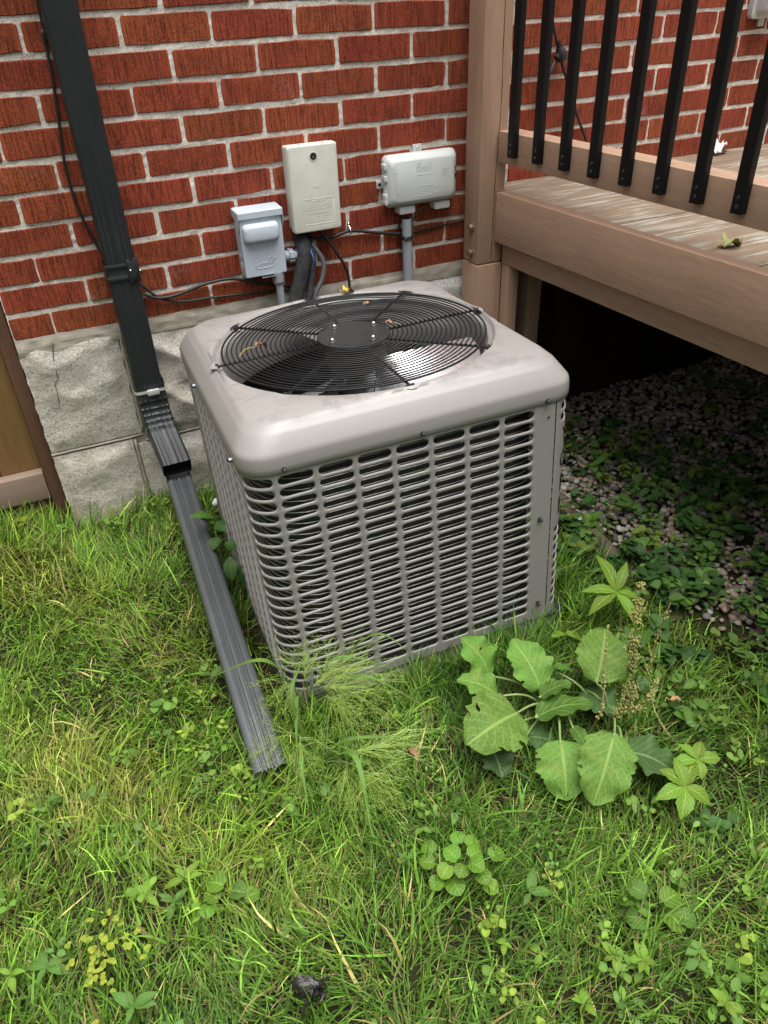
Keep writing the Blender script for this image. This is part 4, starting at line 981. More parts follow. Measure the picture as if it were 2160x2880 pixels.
def seed_spike(pts, n, spread):
    p = spline(pts, 8); stem(dock, pts, 0.0026, 0.0012, STEMR, 'seed_stalk')
    m = MB(); rs = random.Random(len(pts) * 31 + n)
    for _ in range(n):
        i = rs.randrange(len(p) // 4, len(p)); t = i / len(p)
        if math.sin(t * 26) < -0.35: continue
        c = p[i] + Vector((rs.gauss(0, 1), rs.gauss(0, 1), rs.gauss(0, 1))) * spread * (1.15 - t * 0.8)
        m.ball(c, rs.uniform(0.0016, 0.0030), 5, 3, (1, 1, 1.2))
    o = m.build('seed_cluster', SEED, dock); o['kind'] = 'stuff'; o.location = -Vector(dock.location)
seed_spike([(0.985, -1.365, -0.63), (1.029, -1.361, -0.55), (1.039, -1.329, -0.40), (1.058, -1.301, -0.30)], 800, 0.0095)
seed_spike([(0.93, -1.36, -0.63), (0.947, -1.368, -0.55), (0.985, -1.318, -0.48), (1.016, -1.275, -0.42)], 90, 0.0032)
seed_spike([(0.965, -1.38, -0.62), (0.977, -1.389, -0.55), (1.001, -1.431, -0.50), (1.024, -1.422, -0.45)], 280, 0.0065)
seed_spike([(1.10, -1.33, -0.62), (1.140, -1.300, -0.50), (1.166, -1.292, -0.40)], 90, 0.0040)

def whorl(name, label, cat, root, centre, leaves, mat, kind, smat=STEMG, group=None, **kw):
    """plant whose listed leaves (base offset from centre -> tip, width) sit on one stem"""
    t = thing(name, label, cat, root, group); stem(t, [root, (Vector(root) + Vector(centre)) / 2 + Vector((0.004, 0, 0.01)), centre], 0.0022, 0.0013, smat)
    for i, (tip, w) in enumerate(leaves): put_leaf(t, 'leaf', centre, tip, w, mat, kind, roll=random.uniform(-.25, .25), seed=random.randrange(999), **kw)
    return t
cr = whorl('creeper_seedling', 'lime green five leaved creeper seedling below the dock weed', 'weed', (0.985, -1.565, -0.64), (0.972, -1.588, -0.550),
           [((0.905, -1.585, -0.548), 0.032), ((0.945, -1.545, -0.53), 0.030), ((1.02, -1.555, -0.53), 0.034), ((1.000, -1.632, -0.565), 0.036), ((0.928, -1.632, -0.565), 0.038), ((0.985, -1.540, -0.525), 0.030)], LEAF_LIME, 'toothed', curl=0.12, wave=0.02)
whorl('creeper_seedling', 'small lime green creeper seedling between dock weed and lawn edge', 'weed', (1.035, -1.545, -0.64), (1.025, -1.559, -0.535),
      [((0.975, -1.545, -0.53), 0.026), ((1.010, -1.520, -0.52), 0.026), ((1.052, -1.535, -0.52), 0.026), ((1.066, -1.578, -0.53), 0.028), ((1.010, -1.592, -0.545), 0.026)], LEAF_LIME, 'toothed', curl=0.12, wave=0.02)
whorl('lance_leaf_weed', 'bright green weed with long pointed leaves beside the gravel', 'weed', (1.19, -1.10, -0.64), (1.176, -1.122, -0.505),
      [((1.189, -1.025, -0.455), 0.034), ((1.231, -1.085, -0.455), 0.026), ((1.100, -1.085, -0.495), 0.028), ((1.085, -1.135, -0.525), 0.034), ((1.172, -1.215, -0.535), 0.026), ((1.225, -1.165, -0.52), 0.028)], LEAF_LIME, 'lance', curl=0.15)
sp = thing('heart_leaf_weed', 'dark leafy weed growing between downspout and air conditioner', 'weed', (0.355, -0.545, -0.64))
stem(sp, [(0.355, -0.545, -0.64), (0.350, -0.53, -0.53), (0.352, -0.50, -0.43)], 0.0025, 0.0015, STEMG); stem(sp, [(0.36, -0.56, -0.64), (0.362, -0.575, -0.55), (0.364, -0.59, -0.48)], 0.0025, 0.0015, STEMG)
for i, (b, t, w) in enumerate([((0.352, -0.50, -0.41), (0.298, -0.492, -0.385), 0.038), ((0.350, -0.51, -0.42), (0.318, -0.462, -0.40), 0.034), ((0.352, -0.52, -0.44), (0.382, -0.495, -0.425), 0.036), ((0.355, -0.53, -0.45), (0.326, -0.560, -0.46), 0.036), ((0.362, -0.56, -0.45), (0.382, -0.590, -0.46), 0.034), ((0.364, -0.585, -0.48), (0.350, -0.632, -0.52), 0.040), ((0.364, -0.59, -0.50), (0.388, -0.628, -0.54), 0.036), ((0.352, -0.51, -0.43), (0.372, -0.545, -0.425), 0.03), ((0.362, -0.57, -0.52), (0.340, -0.60, -0.55), 0.036)]):
    put_leaf(sp, 'leaf', b, t, w, LEAF_MID if i < 2 else LEAF_DARK, 'toothed', seed=i, curl=0.15, fold=0.2)
VI = [(0.539, -1.474, -0.58), (0.562, -1.495, -0.58), (0.485, -1.462, -0.59), (0.511, -1.502, -0.57), (0.549, -1.525, -0.56), (0.467, -1.492, -0.58), (0.486, -1.526, -0.57), (0.512, -1.539, -0.57), (0.539, -1.549, -0.56), (0.544, -1.562, -0.58), (0.594, -1.529, -0.59), (0.466, -1.530, -0.59), (0.498, -1.546, -0.60), (0.555, -1.574, -0.60)]
def violet(label, pts, root, mats, s=0.036, group='violet clumps in the lawn'):
    t = thing('violet_plant', label, 'weed', root, group)
    for i, p in enumerate(pts):
        p = Vector(p); d = Vector((p.x - root[0], p.y - root[1], 0)); d = d.normalized() if d.length > .005 else Vector((1, 0, 0))
        a = random.uniform(-.7, .7); d = Matrix.Rotation(a, 3, 'Z') @ d; ss = s * random.uniform(.85, 1.2)
        put_leaf(t, 'leaf', p - d * ss * 0.5, p + d * ss * 0.5 + Vector((0, 0, random.uniform(-.006, .006))), ss * 1.18, random.choice(mats), 'heart', seed=i, curl=0.10, fold=0.14, wave=0.02)
        stem(t, [root, (Vector(root) + p) / 2 + Vector((0, 0, .01)), p - d * ss * 0.35], 0.0013, 0.0011, STEMG, 'leaf_stalk', 5)
violet('round leaved violet clump in the middle of the lawn', VI, (0.520, -1.515, -0.64), (LEAF_VIO, LEAF_VIO, LEAF_LIME), 0.027)
violet('sparse violet clump with yellowing leaf at lower right of lawn', [(0.771, -1.695, -0.58), (0.815, -1.732, -0.58), (0.749, -1.726, -0.60), (0.827, -1.766, -0.60), (0.807, -1.760, -0.60)], (0.79, -1.73, -0.64), (LEAF_MID, LEAF_VIO), 0.034)
violet('small violet with folded leaves right of the left lawn weeds', [(0.110, -1.355, -0.59), (0.098, -1.37, -0.60), (0.145, -1.385, -0.60), (0.165, -1.40, -0.60), (0.085, -1.395, -0.60)], (0.12, -1.375, -0.64), (LEAF_MID, LEAF_VIO), 0.030)
# yellow clover
yc = thing('yellow_clover', 'patch of yellow clover near the lower left corner', 'weed', (-0.088, -1.394, -0.64))
rc = random.Random(5)
for k in range(44):
    x, y = -0.088 + rc.gauss(0, 0.026), -1.394 + rc.gauss(0, 0.030); c = Vector((x, y, -0.598 + rc.uniform(-.008, .014)))
    for q in range(3):
        a = rc.uniform(0, 2) + q * 2.09; d = Vector((math.cos(a), math.sin(a), 0)) * rc.uniform(0.0055, 0.0080)
        put_leaf(yc, 'leaf', c, c + d, d.length * 1.15, LEAF_YEL if rc.random() < .85 else LEAF_LIME, 'heart', seed=k, nl=4, nw=2, curl=0.05)
# small broad-leaf weeds in the lawn
def rosette(label, c, n, L, mat, kind, seed, rise=0.02):
    r_ = random.Random(seed); t = thing('broadleaf_weed', label, 'weed', (c[0], c[1], -0.64), 'small broad leaved weeds in the lawn')
    stem(t, [(c[0], c[1], -0.64), (c[0] + .003, c[1], -0.615), c], 0.0016, 0.001, STEMG, n=5)
    for k in range(n):
        a = 2 * PI * k / n * 1.6 + r_.uniform(-.6, .6); l = L * r_.uniform(.45, 1.1)
        b = Vector(c) + Vector((0, 0, -0.004 * (k // 4))); put_leaf(t, 'leaf', b, b + Vector((math.cos(a) * l, math.sin(a) * l, r_.uniform(-.7, .9) * rise)), l * (0.42 if kind == 'lance' else 0.62), mat, kind, seed=k + seed, nl=6, nw=2, curl=0.12)
RS = [('leafy weed at left of the lawn above the yellow clover', (-0.009, -1.318, -0.595), 7, 0.034, LEAF_LIME, 'lance'), ('pointed leaf weed right of the leftmost lawn weed', (0.060, -1.323, -0.590), 6, 0.036, LEAF_LIME, 'lance'),
      ('low green weed touching the yellow clover patch', (0.035, -1.352, -0.598), 7, 0.030, LEAF_MID, 'lance'), ('broad leaf weed in the lower left corner', (-0.183, -1.367, -0.6), 5, 0.040, LEAF_MID, 'lance'), ('tiny weed at the far left edge of the lawn bottom', (-0.238, -1.353, -0.6), 4, 0.038, LEAF_LIME, 'lance'),
      ('broad leaf weed at the bottom edge left of the black leaf', (-0.060, -1.491, -0.6), 5, 0.046, LEAF_MID, 'lance'), ('leafy weed above the black leaf', (0.211, -1.480, -0.6), 5, 0.034, LEAF_MID, 'lance'), ('single pale leaf in the lawn left of downspout end', (0.062, -1.083, -0.6), 3, 0.036, LEAF_LIME, 'lance'),
      ('pale pointed leaf right of the violet clump', (0.610, -1.612, -0.6), 3, 0.042, LEAF_MID, 'lance'), ('mint like weed at lower right, topmost of its cluster', (0.675, -1.763, -0.592), 8, 0.026, LEAF_LIME, 'toothed'), ('mint like weed at lower right below the sparse violet', (0.711, -1.789, -0.592), 8, 0.028, LEAF_LIME, 'toothed'),
      ('round leaved weed at the lower right edge', (0.783, -1.891, -0.592), 9, 0.028, LEAF_LIME, 'toothed'), ('small weed at the bottom edge left of the mint like weeds', (0.586, -1.796, -0.595), 8, 0.026, LEAF_LIME, 'toothed'), ('grey green weed just left of the violet clump', (0.441, -1.464, -0.592), 8, 0.022, LEAF_MID, 'toothed'),
      ('small yellowish weed below the violet clump', (0.523, -1.666, -0.598), 5, 0.028, LEAF_LIME, 'toothed'), ('tiny weed with a pale leaf below the single pointed leaf', (0.570, -1.705, -0.598), 5, 0.026, LEAF_LIME, 'toothed'), ('lime leaf by the concrete pad corner', (1.03, -1.13, -0.575), 3, 0.042, LEAF_LIME, 'toothed'),
      ('clover like weed between downspout end and dock weed', (0.565, -1.155, -0.600), 7, 0.020, LEAF_LIME, 'heart'), ('yellow green weed at the foot of the fence', (-0.13, 0.0, -0.575), 12, 0.030, LEAF_YEL, 'heart'), ('round leaved weed under the dark dock leaf', (0.985, -1.64, -0.61), 4, 0.034, LEAF_DARK, 'heart'), ('dark leaf weed right of the lime creeper', (1.03, -1.66, -0.605), 3, 0.036, LEAF_DARK, 'heart')]
for i, a in enumerate(RS): rosette(*a, seed=300 + i)

# ------------------------------------------------------------------ witchgrass (wispy seed heads) at the end of the downspout
WISP = simple('witchgrass_green', (0.27, 0.385, 0.075), rough=0.55); BLADE = m_leaf('witchgrass_blade', (0.130, 0.235, 0.045), (0.105, 0.195, 0.038), (0.22, 0.32, 0.10), veins=0.5, trans=0.35, veinamt=0.0)
def witchgrass(label, root, heads, blades, seed):
    t = thing('witchgrass', label, 'grass plant', root, 'witchgrass plants at the downspout end'); r_ = random.Random(seed)
    for c, d, L, n in heads:
        c = Vector(c); d = Vector(d).normalized()
        stem(t, [root, (Vector(root) + c) / 2 + Vector((r_.uniform(-.01, .01), r_.uniform(-.01, .01), .02)), c], 0.0016, 0.0010, STEMG, 'stem', 5)
        m = MB()
        for k in range(int(n * 0.60)):
            u = r_.random(); b = c + d * L * 0.30 * u
            dirv = (d + Vector((r_.gauss(0, .62), r_.gauss(0, .62), r_.gauss(0, .42)))).normalized(); l = L * r_.uniform(.35, .95)
            pts = [b, b + dirv * l * .5 + Vector((0, 0, .004)), b + dirv * l + Vector((r_.gauss(0, .012), r_.gauss(0, .012), -.045 * r_.random()))]
            m.tube(pts, [0.00034, 0.00028, 0.00022], 3, False)
            for q in range(r_.randint(3, 6)):
                w = r_.uniform(.45, 1); s0_ = pts[0].lerp(pts[2], w); e_ = s0_ + (dirv + Vector((r_.gauss(0, .5), r_.gauss(0, .5), r_.gauss(0, .4)))).normalized() * r_.uniform(.010, .028)
                m.tube([s0_, e_], [0.00022, 0.0002], 3, False); m.ball(e_, 0.0012, 4, 2, (1, 1, 1.5))
        o = m.build('seed_head', WISP, t); o.location = -Vector(root)
    for b, mid_, tip, w in blades:
        p = spline([b, mid_, tip], 7); v = []; f = []; uv = []
        for i, q in enumerate(p):
            tt = i / (len(p) - 1); tg = (p[min(i + 1, len(p) - 1)] - p[max(i - 1, 0)]).normalized(); sd_ = tg.cross(Vector((0, 0, 1))).normalized(); ww = w * 0.5 * (1 - tt ** 2.2) + 0.0003
            v += [q - sd_ * ww, q + Vector((0, 0, -ww * 0.3)), q + sd_ * ww]; uv += [(tt, 0), (tt, .5), (tt, 1)]
        for i in range(len(p) - 1):
            for j in (0, 1): f.append([i * 3 + j, i * 3 + j + 1, i * 3 + j + 4, i * 3 + j + 3])
        me = mesh('leaf_blade', v, f); l = me.uv_layers.new(name='UVMap')
        for lp in me.loops: l.data[lp.index].uv = uv[lp.vertex_index]
        o = link('leaf_blade', me, BLADE, t, smooth=True); o.location = -Vector(root)
witchgrass('wispy seed grass with arching blades at the front left corner of the air conditioner', (0.40, -1.02, -0.64),
           [((0.385, -1.02, -0.52), (-0.5, -0.6, 0.25), 0.13, 70), ((0.415, -1.06, -0.52), (0.9, 0.1, 0.35), 0.17, 110), ((0.43, -1.08, -0.51), (0.75, -0.6, 0.1), 0.17, 110), ((0.40, -1.05, -0.50), (0.2, 0.3, 0.8), 0.12, 60), ((0.43, -1.10, -0.52), (0.3, -0.9, 0.0), 0.14, 70)],
           [((0.40, -1.02, -0.62), (0.330, -1.03, -0.430), (0.205, -0.955, -0.500), 0.014), ((0.40, -1.03, -0.62), (0.47, -1.06, -0.46), (0.60, -1.10, -0.52), 0.009), ((0.395, -1.03, -0.62), (0.365, -1.10, -0.49), (0.33, -1.18, -0.56), 0.013), ((0.41, -1.02, -0.62), (0.50, -1.12, -0.47), (0.62, -1.20, -0.55), 0.010), ((0.41, -1.0, -0.62), (0.55, -1.07, -0.42), (0.63, -1.12, -0.47), 0.008)], 1)
witchgrass('wispy seed grass drooping over the lawn right of the downspout mouth', (0.375, -1.17, -0.64),
           [((0.345, -1.16, -0.54), (-0.2, -0.9, 0.0), 0.12, 60), ((0.43, -1.25, -0.53), (0.9, -0.3, 0.1), 0.16, 90), ((0.42, -1.27, -0.54), (0.25, -0.95, -0.05), 0.15, 90), ((0.335, -1.13, -0.55), (-0.8, -0.2, 0.1), 0.11, 45), ((0.41, -1.26, -0.54), (-0.5, -0.8, 0.0), 0.11, 50)],
           [((0.375, -1.17, -0.62), (0.43, -1.24, -0.50), (0.60, -1.29, -0.54), 0.011), ((0.38, -1.18, -0.62), (0.42, -1.28, -0.50), (0.40, -1.40, -0.58), 0.014), ((0.37, -1.16, -0.62), (0.35, -1.12, -0.47), (0.40, -1.05, -0.44), 0.012), ((0.37, -1.17, -0.62), (0.33, -1.22, -0.53), (0.31, -1.30, -0.58), 0.009)], 2)

# ------------------------------------------------------------------ dead leaves and litter
def curled(name, label, c, L, W, rz, mat, up=(0, 0, 1), stemlen=0.03, curl=0.5, seed=0, stemdir=None):
    t = thing(name, label, 'leaf', c); r_ = random.Random(seed)
    me = leaf_mesh('blade', L, W, 'toothed', wave=0.16, curl=curl, fold=0.55, seed=seed, nl=9, nw=3)
    for v in me.vertices:
        v.co += Vector((0, 0, 0.12 * L * mnoise.noise(v.co * 60 + Vector((seed, 0, 0))))); v.co.x -= L / 2
        v.co.z += 0.004
    o = link('blade', me, mat, t); t.rotation_euler = (0, 0, rz)
    m = MB(); m.tube(spline([(-L / 2, 0, 0.004), (-L / 2 - stemlen * .5, 0.004, 0.008), (-L / 2 - stemlen, -0.002, 0.003)], 4), 0.0008, 5); m.build('stalk', simple('leaf_stalk', (0.40, 0.30, 0.07), rough=.6), t, smooth=True)
    return t
def acp(x, y, z): return (AC_M @ Vector((x, y, z)))[:]
curled('dead_leaf', 'curled yellow and brown leaf on the back rim of the air conditioner', acp(0.098, 0.305, 0.682), 0.040, 0.030, 0.3, DEADY, curl=0.6, seed=1, stemlen=0.008)
curled('dead_leaf', 'curled brown leaf with long stalk on the left of the fan grille', acp(-0.205, 0.045, 0.681), 0.038, 0.024, 0.55, DEADL, curl=0.5, seed=2, stemlen=0.055)
curled('dead_leaf', 'small pinkish leaf beside the grille hub plate', acp(0.090, 0.015, 0.681), 0.026, 0.012, 2.2, DEADP, curl=0.3, seed=3, stemlen=0.022)
curled('dead_leaf', 'tiny folded brown leaf near the back of the fan grille', acp(0.105, 0.175, 0.680), 0.022, 0.016, 0.2, DEADP, curl=0.6, seed=4, stemlen=0.004)
curled('fallen_leaf', 'green and yellow fallen leaf on the deck boards', (1.585, -0.868, 0.196), 0.060, 0.050, 0.2, DEADG, curl=0.35, seed=5, stemlen=0.040)
curled('dead_leaf', 'brown dead leaf standing in the grass left of the dock weed', (0.553, -1.264, -0.585), 0.034, 0.020, 1.5, DEADP, curl=0.4, seed=6, stemlen=0.01)
curled('dead_leaf', 'pale orange dead leaf in the grass right of the dock weed', (1.13, -1.40, -0.585), 0.034, 0.016, -0.4, DEADP, curl=0.3, seed=8, stemlen=0.01)
ch = thing('black_leaf', 'crumpled black rotten leaf at the bottom edge of the lawn', 'leaf', (0.200, -1.605, -0.60))
for i, (L, W, rz, rx) in enumerate(((0.046, 0.042, 1.9, 0.4), (0.040, 0.034, 0.8, -0.5), (0.030, 0.026, 3.2, 0.9), (0.030, 0.016, 1.2, 1.2))):
    me = leaf_mesh('lobe', L, W, 'toothed', wave=0.2, curl=0.45, fold=0.5, seed=70 + i, nl=9, nw=3)
    for v in me.vertices: v.co += Vector((0, 0, 0.20 * L * mnoise.noise(v.co * 70 + Vector((i * 3, 0, 0)))))
    o = link('lobe', me, CHAR, ch); o.rotation_euler = (rx, -0.15, rz); o.location = (0.004 * i, -0.004 * i, 0.006)
li = thing('paper_scrap', 'crumpled white and black wrapper on the deck by the wall', 'litter', (2.332, -0.075, 0.193))
for i, (L, W, rz, mt) in enumerate(((0.075, 0.050, 0.5, PAPER), (0.065, 0.042, 0.9, PAPER), (0.085, 0.016, 2.9, RUBBER), (0.045, 0.024, 0.2, RUBBER))):
    me = leaf_mesh('fold', L, W, 'toothed', wave=0.25, curl=-0.2 + 0.2 * i, fold=0.6, seed=90 + i, nl=6, nw=2); me.polygons.foreach_set('use_smooth', [False] * len(me.polygons))
    o = link('fold', me, mt, li); o.rotation_euler = (0.3 * i, -0.1, rz); o.location = (-0.02 + 0.012 * i, 0.006 * i, 0.006)

# ------------------------------------------------------------------ edging timber, gravel
ed = MB().box((-0.022, -0.55, -0.05), (0.022, 0.50, 0.022), 0.005).build('edging_timber', EDGEW, None, angle=40)
ed.location = (1.405, -0.62, -0.650); ed.rotation_euler = (0.01, 0.05, math.radians(-5)); tag(ed, 'half buried brown timber edging between grass and gravel', 'edging')
ico_v = []; 
bm = bmesh.new(); bmesh.ops.create_icosphere(bm, subdivisions=1, radius=1); bm.verts.index_update()
IV = np.array([v.co[:] for v in bm.verts]); IF = np.array([[v.index for v in f.verts] for f in bm.faces]); bm.free()
def tri_mesh(name, V, F, mat, tint=None, smooth=True):
    me = bpy.data.meshes.new(name); nv, nf = len(V), len(F)
    me.vertices.add(nv); me.vertices.foreach_set('co', np.asarray(V, np.float32).ravel())
    me.loops.add(nf * 3); me.loops.foreach_set('vertex_index', np.asarray(F, np.int32).ravel())
    me.polygons.add(nf); me.polygons.foreach_set('loop_start', np.arange(0, nf * 3, 3, dtype=np.int32)); me.polygons.foreach_set('loop_total', np.full(nf, 3, np.int32))
    me.polygons.foreach_set('use_smooth', np.full(nf, smooth))
    me.update(calc_edges=True); me.validate()
    if tint is not None:
        a = me.color_attributes.new('tint', 'FLOAT_COLOR', 'POINT'); c = np.ones((nv, 4), np.float32); c[:, :3] = tint; a.data.foreach_set('color', c.ravel())
    return link(name, me, mat)
NP = 15000
gx = rng.uniform(1.36, 3.2, NP); gy = rng.uniform(-1.75, -0.01, NP)
edge = 1.43 + 0.05 * fbm(gx * 0, gy, 9.0, 3.0) + np.where(gy < -1.05, (-(gy + 1.05)) * 0.20, 0) - np.where(gy > -0.75, 0.06, 0)
keep = gx > edge + rng.normal(0, 0.03, NP); gx, gy = gx[keep], gy[keep]; NP = len(gx)
rad = rng.uniform(0.005, 0.0135, NP); sq = np.stack([rng.uniform(.8, 1.35, NP), rng.uniform(.75, 1.1, NP), rng.uniform(.45, .75, NP)], 1)
yaw = rng.uniform(0, 6.28, NP); tl = rng.normal(0, .35, NP)
J = IV[None] * (1 + rng.normal(0, 0.09, (NP, len(IV), 1))) * (rad[:, None] * sq)[:, None, :]
c_, s_ = np.cos(tl)[:, None], np.sin(tl)[:, None]; y_, z_ = J[:, :, 1] * c_ - J[:, :, 2] * s_, J[:, :, 1] * s_ + J[:, :, 2] * c_
c_, s_ = np.cos(yaw)[:, None], np.sin(yaw)[:, None]
V = np.stack([J[:, :, 0] * c_ - y_ * s_ + gx[:, None], J[:, :, 0] * s_ + y_ * c_ + gy[:, None], z_ + (gz(gx, gy) + 0.004 + rng.uniform(0, .014, NP))[:, None]], -1).reshape(-1, 3)
F = (IF[None] + (np.arange(NP) * len(IV))[:, None, None]).reshape(-1, 3)
pal = np.array([(.20, .18, .15), (.27, .24, .195), (.13, .12, .105), (.27, .21, .145), (.20, .145, .11), (.31, .29, .255), (.085, .08, .08), (.22, .175, .115)])
tint = 1.05 * pal[rng.integers(0, len(pal), NP)] * rng.uniform(.75, 1.15, (NP, 1))
gr_ = tri_mesh('gravel', V, F, m_attr('pebbles', 0.8, 0.0, 0.3), np.repeat(tint, len(IV), 0)); tag(gr_, 'mixed grey and tan gravel under the deck', 'gravel', kind='stuff')

# ------------------------------------------------------------------ grass
AC_I = np.array(AC_M.inverted())
def blocked(x, y):
    lx = AC_I[0, 0] * (x - 0) + AC_I[0, 1] * y + AC_I[0, 2] * -0.62 + AC_I[0, 3]; ly = AC_I[1, 0] * x + AC_I[1, 1] * y + AC_I[1, 2] * -0.62 + AC_I[1, 3]
    b = (np.abs(lx) < 0.385) & (np.abs(ly) < 0.392)
    b |= (y > -0.005) & (x > -0.01); b |= (y > 0.06)
    t = (y + 0.19) / (-1.175 + 0.19); cx = 0.321 + (0.272 - 0.321) * t
    b |= (t > 0.5) & (t < 0.97) & (np.abs(x - cx) < 0.040)
    return b
def grass(n, xr, yr, lmin, lmax, seed, wmin=0.0018, wmax=0.0036, dens=None, lean=(0.10, 1.0), tintf=None, hmul=None):
    r = np.random.default_rng(seed); x = r.uniform(*xr, n); y = r.uniform(*yr, n); k = ~blocked(x, y)
    if dens is not None: k &= r.random(n) < dens(x, y)
    x, y = x[k], y[k]; n = len(x)
    L = r.uniform(lmin, lmax, n) * (1 + 0.35 * fbm(x, y, 6.0, 5.0)); 
    if hmul is not None: L = L * hmul(x, y)
    flow = 2.6 * fbm(x, y, 3.1, 0.6) + 1.7 * fbm(x, y, 8.0, 4.0); az = flow * 1.3 + r.normal(0, 0.55, n) + np.where(r.random(n) < np.where(x > 0.35, .62, .36), r.uniform(0, 6.28, n), 0)
    th0 = np.clip(r.normal(0.55, .28, n), 0, 1.3); th1 = th0 + r.uniform(*lean, n)                       # angle from vertical at root and tip
    w = r.uniform(wmin, wmax, n) * np.where(r.random(n) < .14, 1.55, 1.0); S = 5; tt = np.linspace(0, 1, S)
    th = th0[:, None] + (th1 - th0)[:, None] * tt[None] ** 1.2; ds_ = L[:, None] / (S - 1)
    h = np.concatenate([np.zeros((n, 1)), np.cumsum(np.sin((th[:, 1:] + th[:, :-1]) / 2) * ds_, 1)], 1); z = np.concatenate([np.zeros((n, 1)), np.cumsum(np.cos((th[:, 1:] + th[:, :-1]) / 2) * ds_, 1)], 1)
    bend = r.normal(0, .25, n)[:, None] * tt[None] ** 2; ca, sa = np.cos(az[:, None] + bend), np.sin(az[:, None] + bend)
    g0 = gz(x, y)[:, None] - 0.004
    px, py, pz = x[:, None] + h * ca, y[:, None] + h * sa, np.maximum(g0 + z, g0 + 0.006)
    wid = w[:, None] * (1 - 0.92 * tt[None] ** 1.8) * 0.5
    tw = r.uniform(-0.6, .6, n)[:, None]
    lx, ly, lz = px - sa * wid, py + ca * wid, pz + wid * tw; rx, ry, rz = px + sa * wid, py - ca * wid, pz - wid * tw
    V = np.stack([np.stack([lx, ly, lz], -1), np.stack([rx, ry, rz], -1)], 2).reshape(n, 2 * S, 3)
    q = []
    for i in range(S - 1): q += [[2 * i, 2 * i + 1, 2 * i + 3], [2 * i, 2 * i + 3, 2 * i + 2]]
    q = np.array(q[:-1] if False else q); F = (q[None] + (np.arange(n) * 2 * S)[:, None, None]).reshape(-1, 3)
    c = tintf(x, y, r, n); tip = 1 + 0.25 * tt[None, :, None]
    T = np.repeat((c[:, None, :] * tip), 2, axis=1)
    return V.reshape(-1, 3), F, T.reshape(-1, 3)
G1, G2, G3, STRAW = np.array((.058, .145, .018)), np.array((.165, .285, .036)), np.array((.105, .185, .055)), np.array((.42, .34, .15))
def tint_lawn(x, y, r, n):
    a = np.clip(0.5 + 0.75 * fbm(x, y, 5.0, 7.0) + r.normal(0, .28, n), 0, 1)[:, None]
    c = G1 * (1 - a) + G2 * a
    b = np.clip(0.35 + 0.6 * fbm(x, y, 3.3, 9.0) + r.normal(0, .2, n), 0, 1)[:, None]; c = c * (1 - b * .6) + G3 * b * .6
    left = np.clip((0.42 - x) / 0.35, 0, 1)[:, None] * np.clip((y + 1.55) / .3, 0, 1)[:, None]
    pt = np.clip(fbm(x, y, 7.0, 2.6) * 1.6 - 0.1 + r.normal(0, .25, n), 0, 1)[:, None]
    c = c * (1 - left * .45) + np.array((.19, .315, .036)) * left * .45
    c = c * (1 - pt * left * .6) + np.array((.34, .35, .075)) * pt * left * .6
    s = r.random(n) < (0.045 + 0.10 * pt[:, 0] * left[:, 0]); c[s] = STRAW * r.uniform(.6, 1.15, (s.sum(), 1))
    return c * np.array((.66, .70, .55)) * np.exp(r.normal(0, .46, (n, 1)))
def lawn_d(x, y):
    ed_ = 1.33 + 0.03 * fbm(x * 0, y, 9.0, 3.0) + np.where(y < -1.05, (-(y + 1.05)) * 0.25, 0) - np.where(y > -0.72, 0.16, 0)
    d = np.clip((ed_ - x) / 0.10 + 0.5, 0.03, 1); d = np.where((y > -1.0) & (x > 1.12), d * 0.7, d)
    return d * np.clip(0.80 + 0.5 * fbm(x, y, 9.0, 1.4), 0.25, 1)
def tall(x, y):
    m = np.ones_like(x); m += 0.55 * np.exp(-((y + 0.02) / 0.07) ** 2) * (x < 0.42)
    lx = np.abs(x - 0.74) - 0.385; ly = np.abs(y + 0.66) - 0.39; d = np.maximum(lx, ly); m += 0.7 * np.exp(-(d / 0.05) ** 2)
    m += 0.8 * np.exp(-(((x - 0.36) / .09) ** 2 + ((y + 1.27) / .10) ** 2)); m += 0.8 * np.exp(-(((x - 0.27) / .08) ** 2 + ((y + 1.19) / .05) ** 2)); return m
RIM = lambda x, y: ((((y < -1.035) & (y > -1.115) & (x > 0.34)) | ((x > 1.105) & (x < 1.20) & (y < -0.35)))).astype(float)
parts = [grass(16000, (0.30, 1.22), (-1.14, -0.30), 0.070, 0.135, 8, 0.0018, 0.0040, dens=RIM, lean=(0.1, 0.9), tintf=tint_lawn),
         grass(110000, (-0.75, 1.75), (-2.05, 0.06), 0.030, 0.080, 1, dens=lawn_d, tintf=tint_lawn, hmul=tall),
         grass(12000, (-0.75, 1.75), (-2.05, 0.06), 0.065, 0.120, 2, 0.0026, 0.0048, dens=lawn_d, lean=(0.10, 0.80), tintf=tint_lawn, hmul=tall),
         grass(26000, (-1.4, 2.4), (-3.0, 0.06), 0.03, 0.07, 5, dens=lambda x, y: ((x < -.6) | (y < -1.95)).astype(float), tintf=tint_lawn)]
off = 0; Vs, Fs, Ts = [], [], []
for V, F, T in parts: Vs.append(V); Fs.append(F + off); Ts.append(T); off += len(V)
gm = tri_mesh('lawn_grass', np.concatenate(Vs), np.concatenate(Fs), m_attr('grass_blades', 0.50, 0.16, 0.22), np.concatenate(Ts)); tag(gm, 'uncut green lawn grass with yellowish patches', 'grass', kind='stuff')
def tint_straw(x, y, r, n): return np.array((.27, .20, .095))[None] * r.uniform(.4, 1.25, (n, 1)) * np.array([1, 1, 1])
V, F, T = grass(15000, (-0.75, 1.5), (-2.05, 0.05), 0.03, 0.07, 3, 0.0010, 0.0018, dens=lawn_d, lean=(1.1, 1.5), tintf=tint_straw)
tm = tri_mesh('thatch', V, F, m_attr('dry_thatch', 0.8, 0.1, 0.2), T); tag(tm, 'dry straw thatch under the lawn grass', 'thatch', kind='stuff')

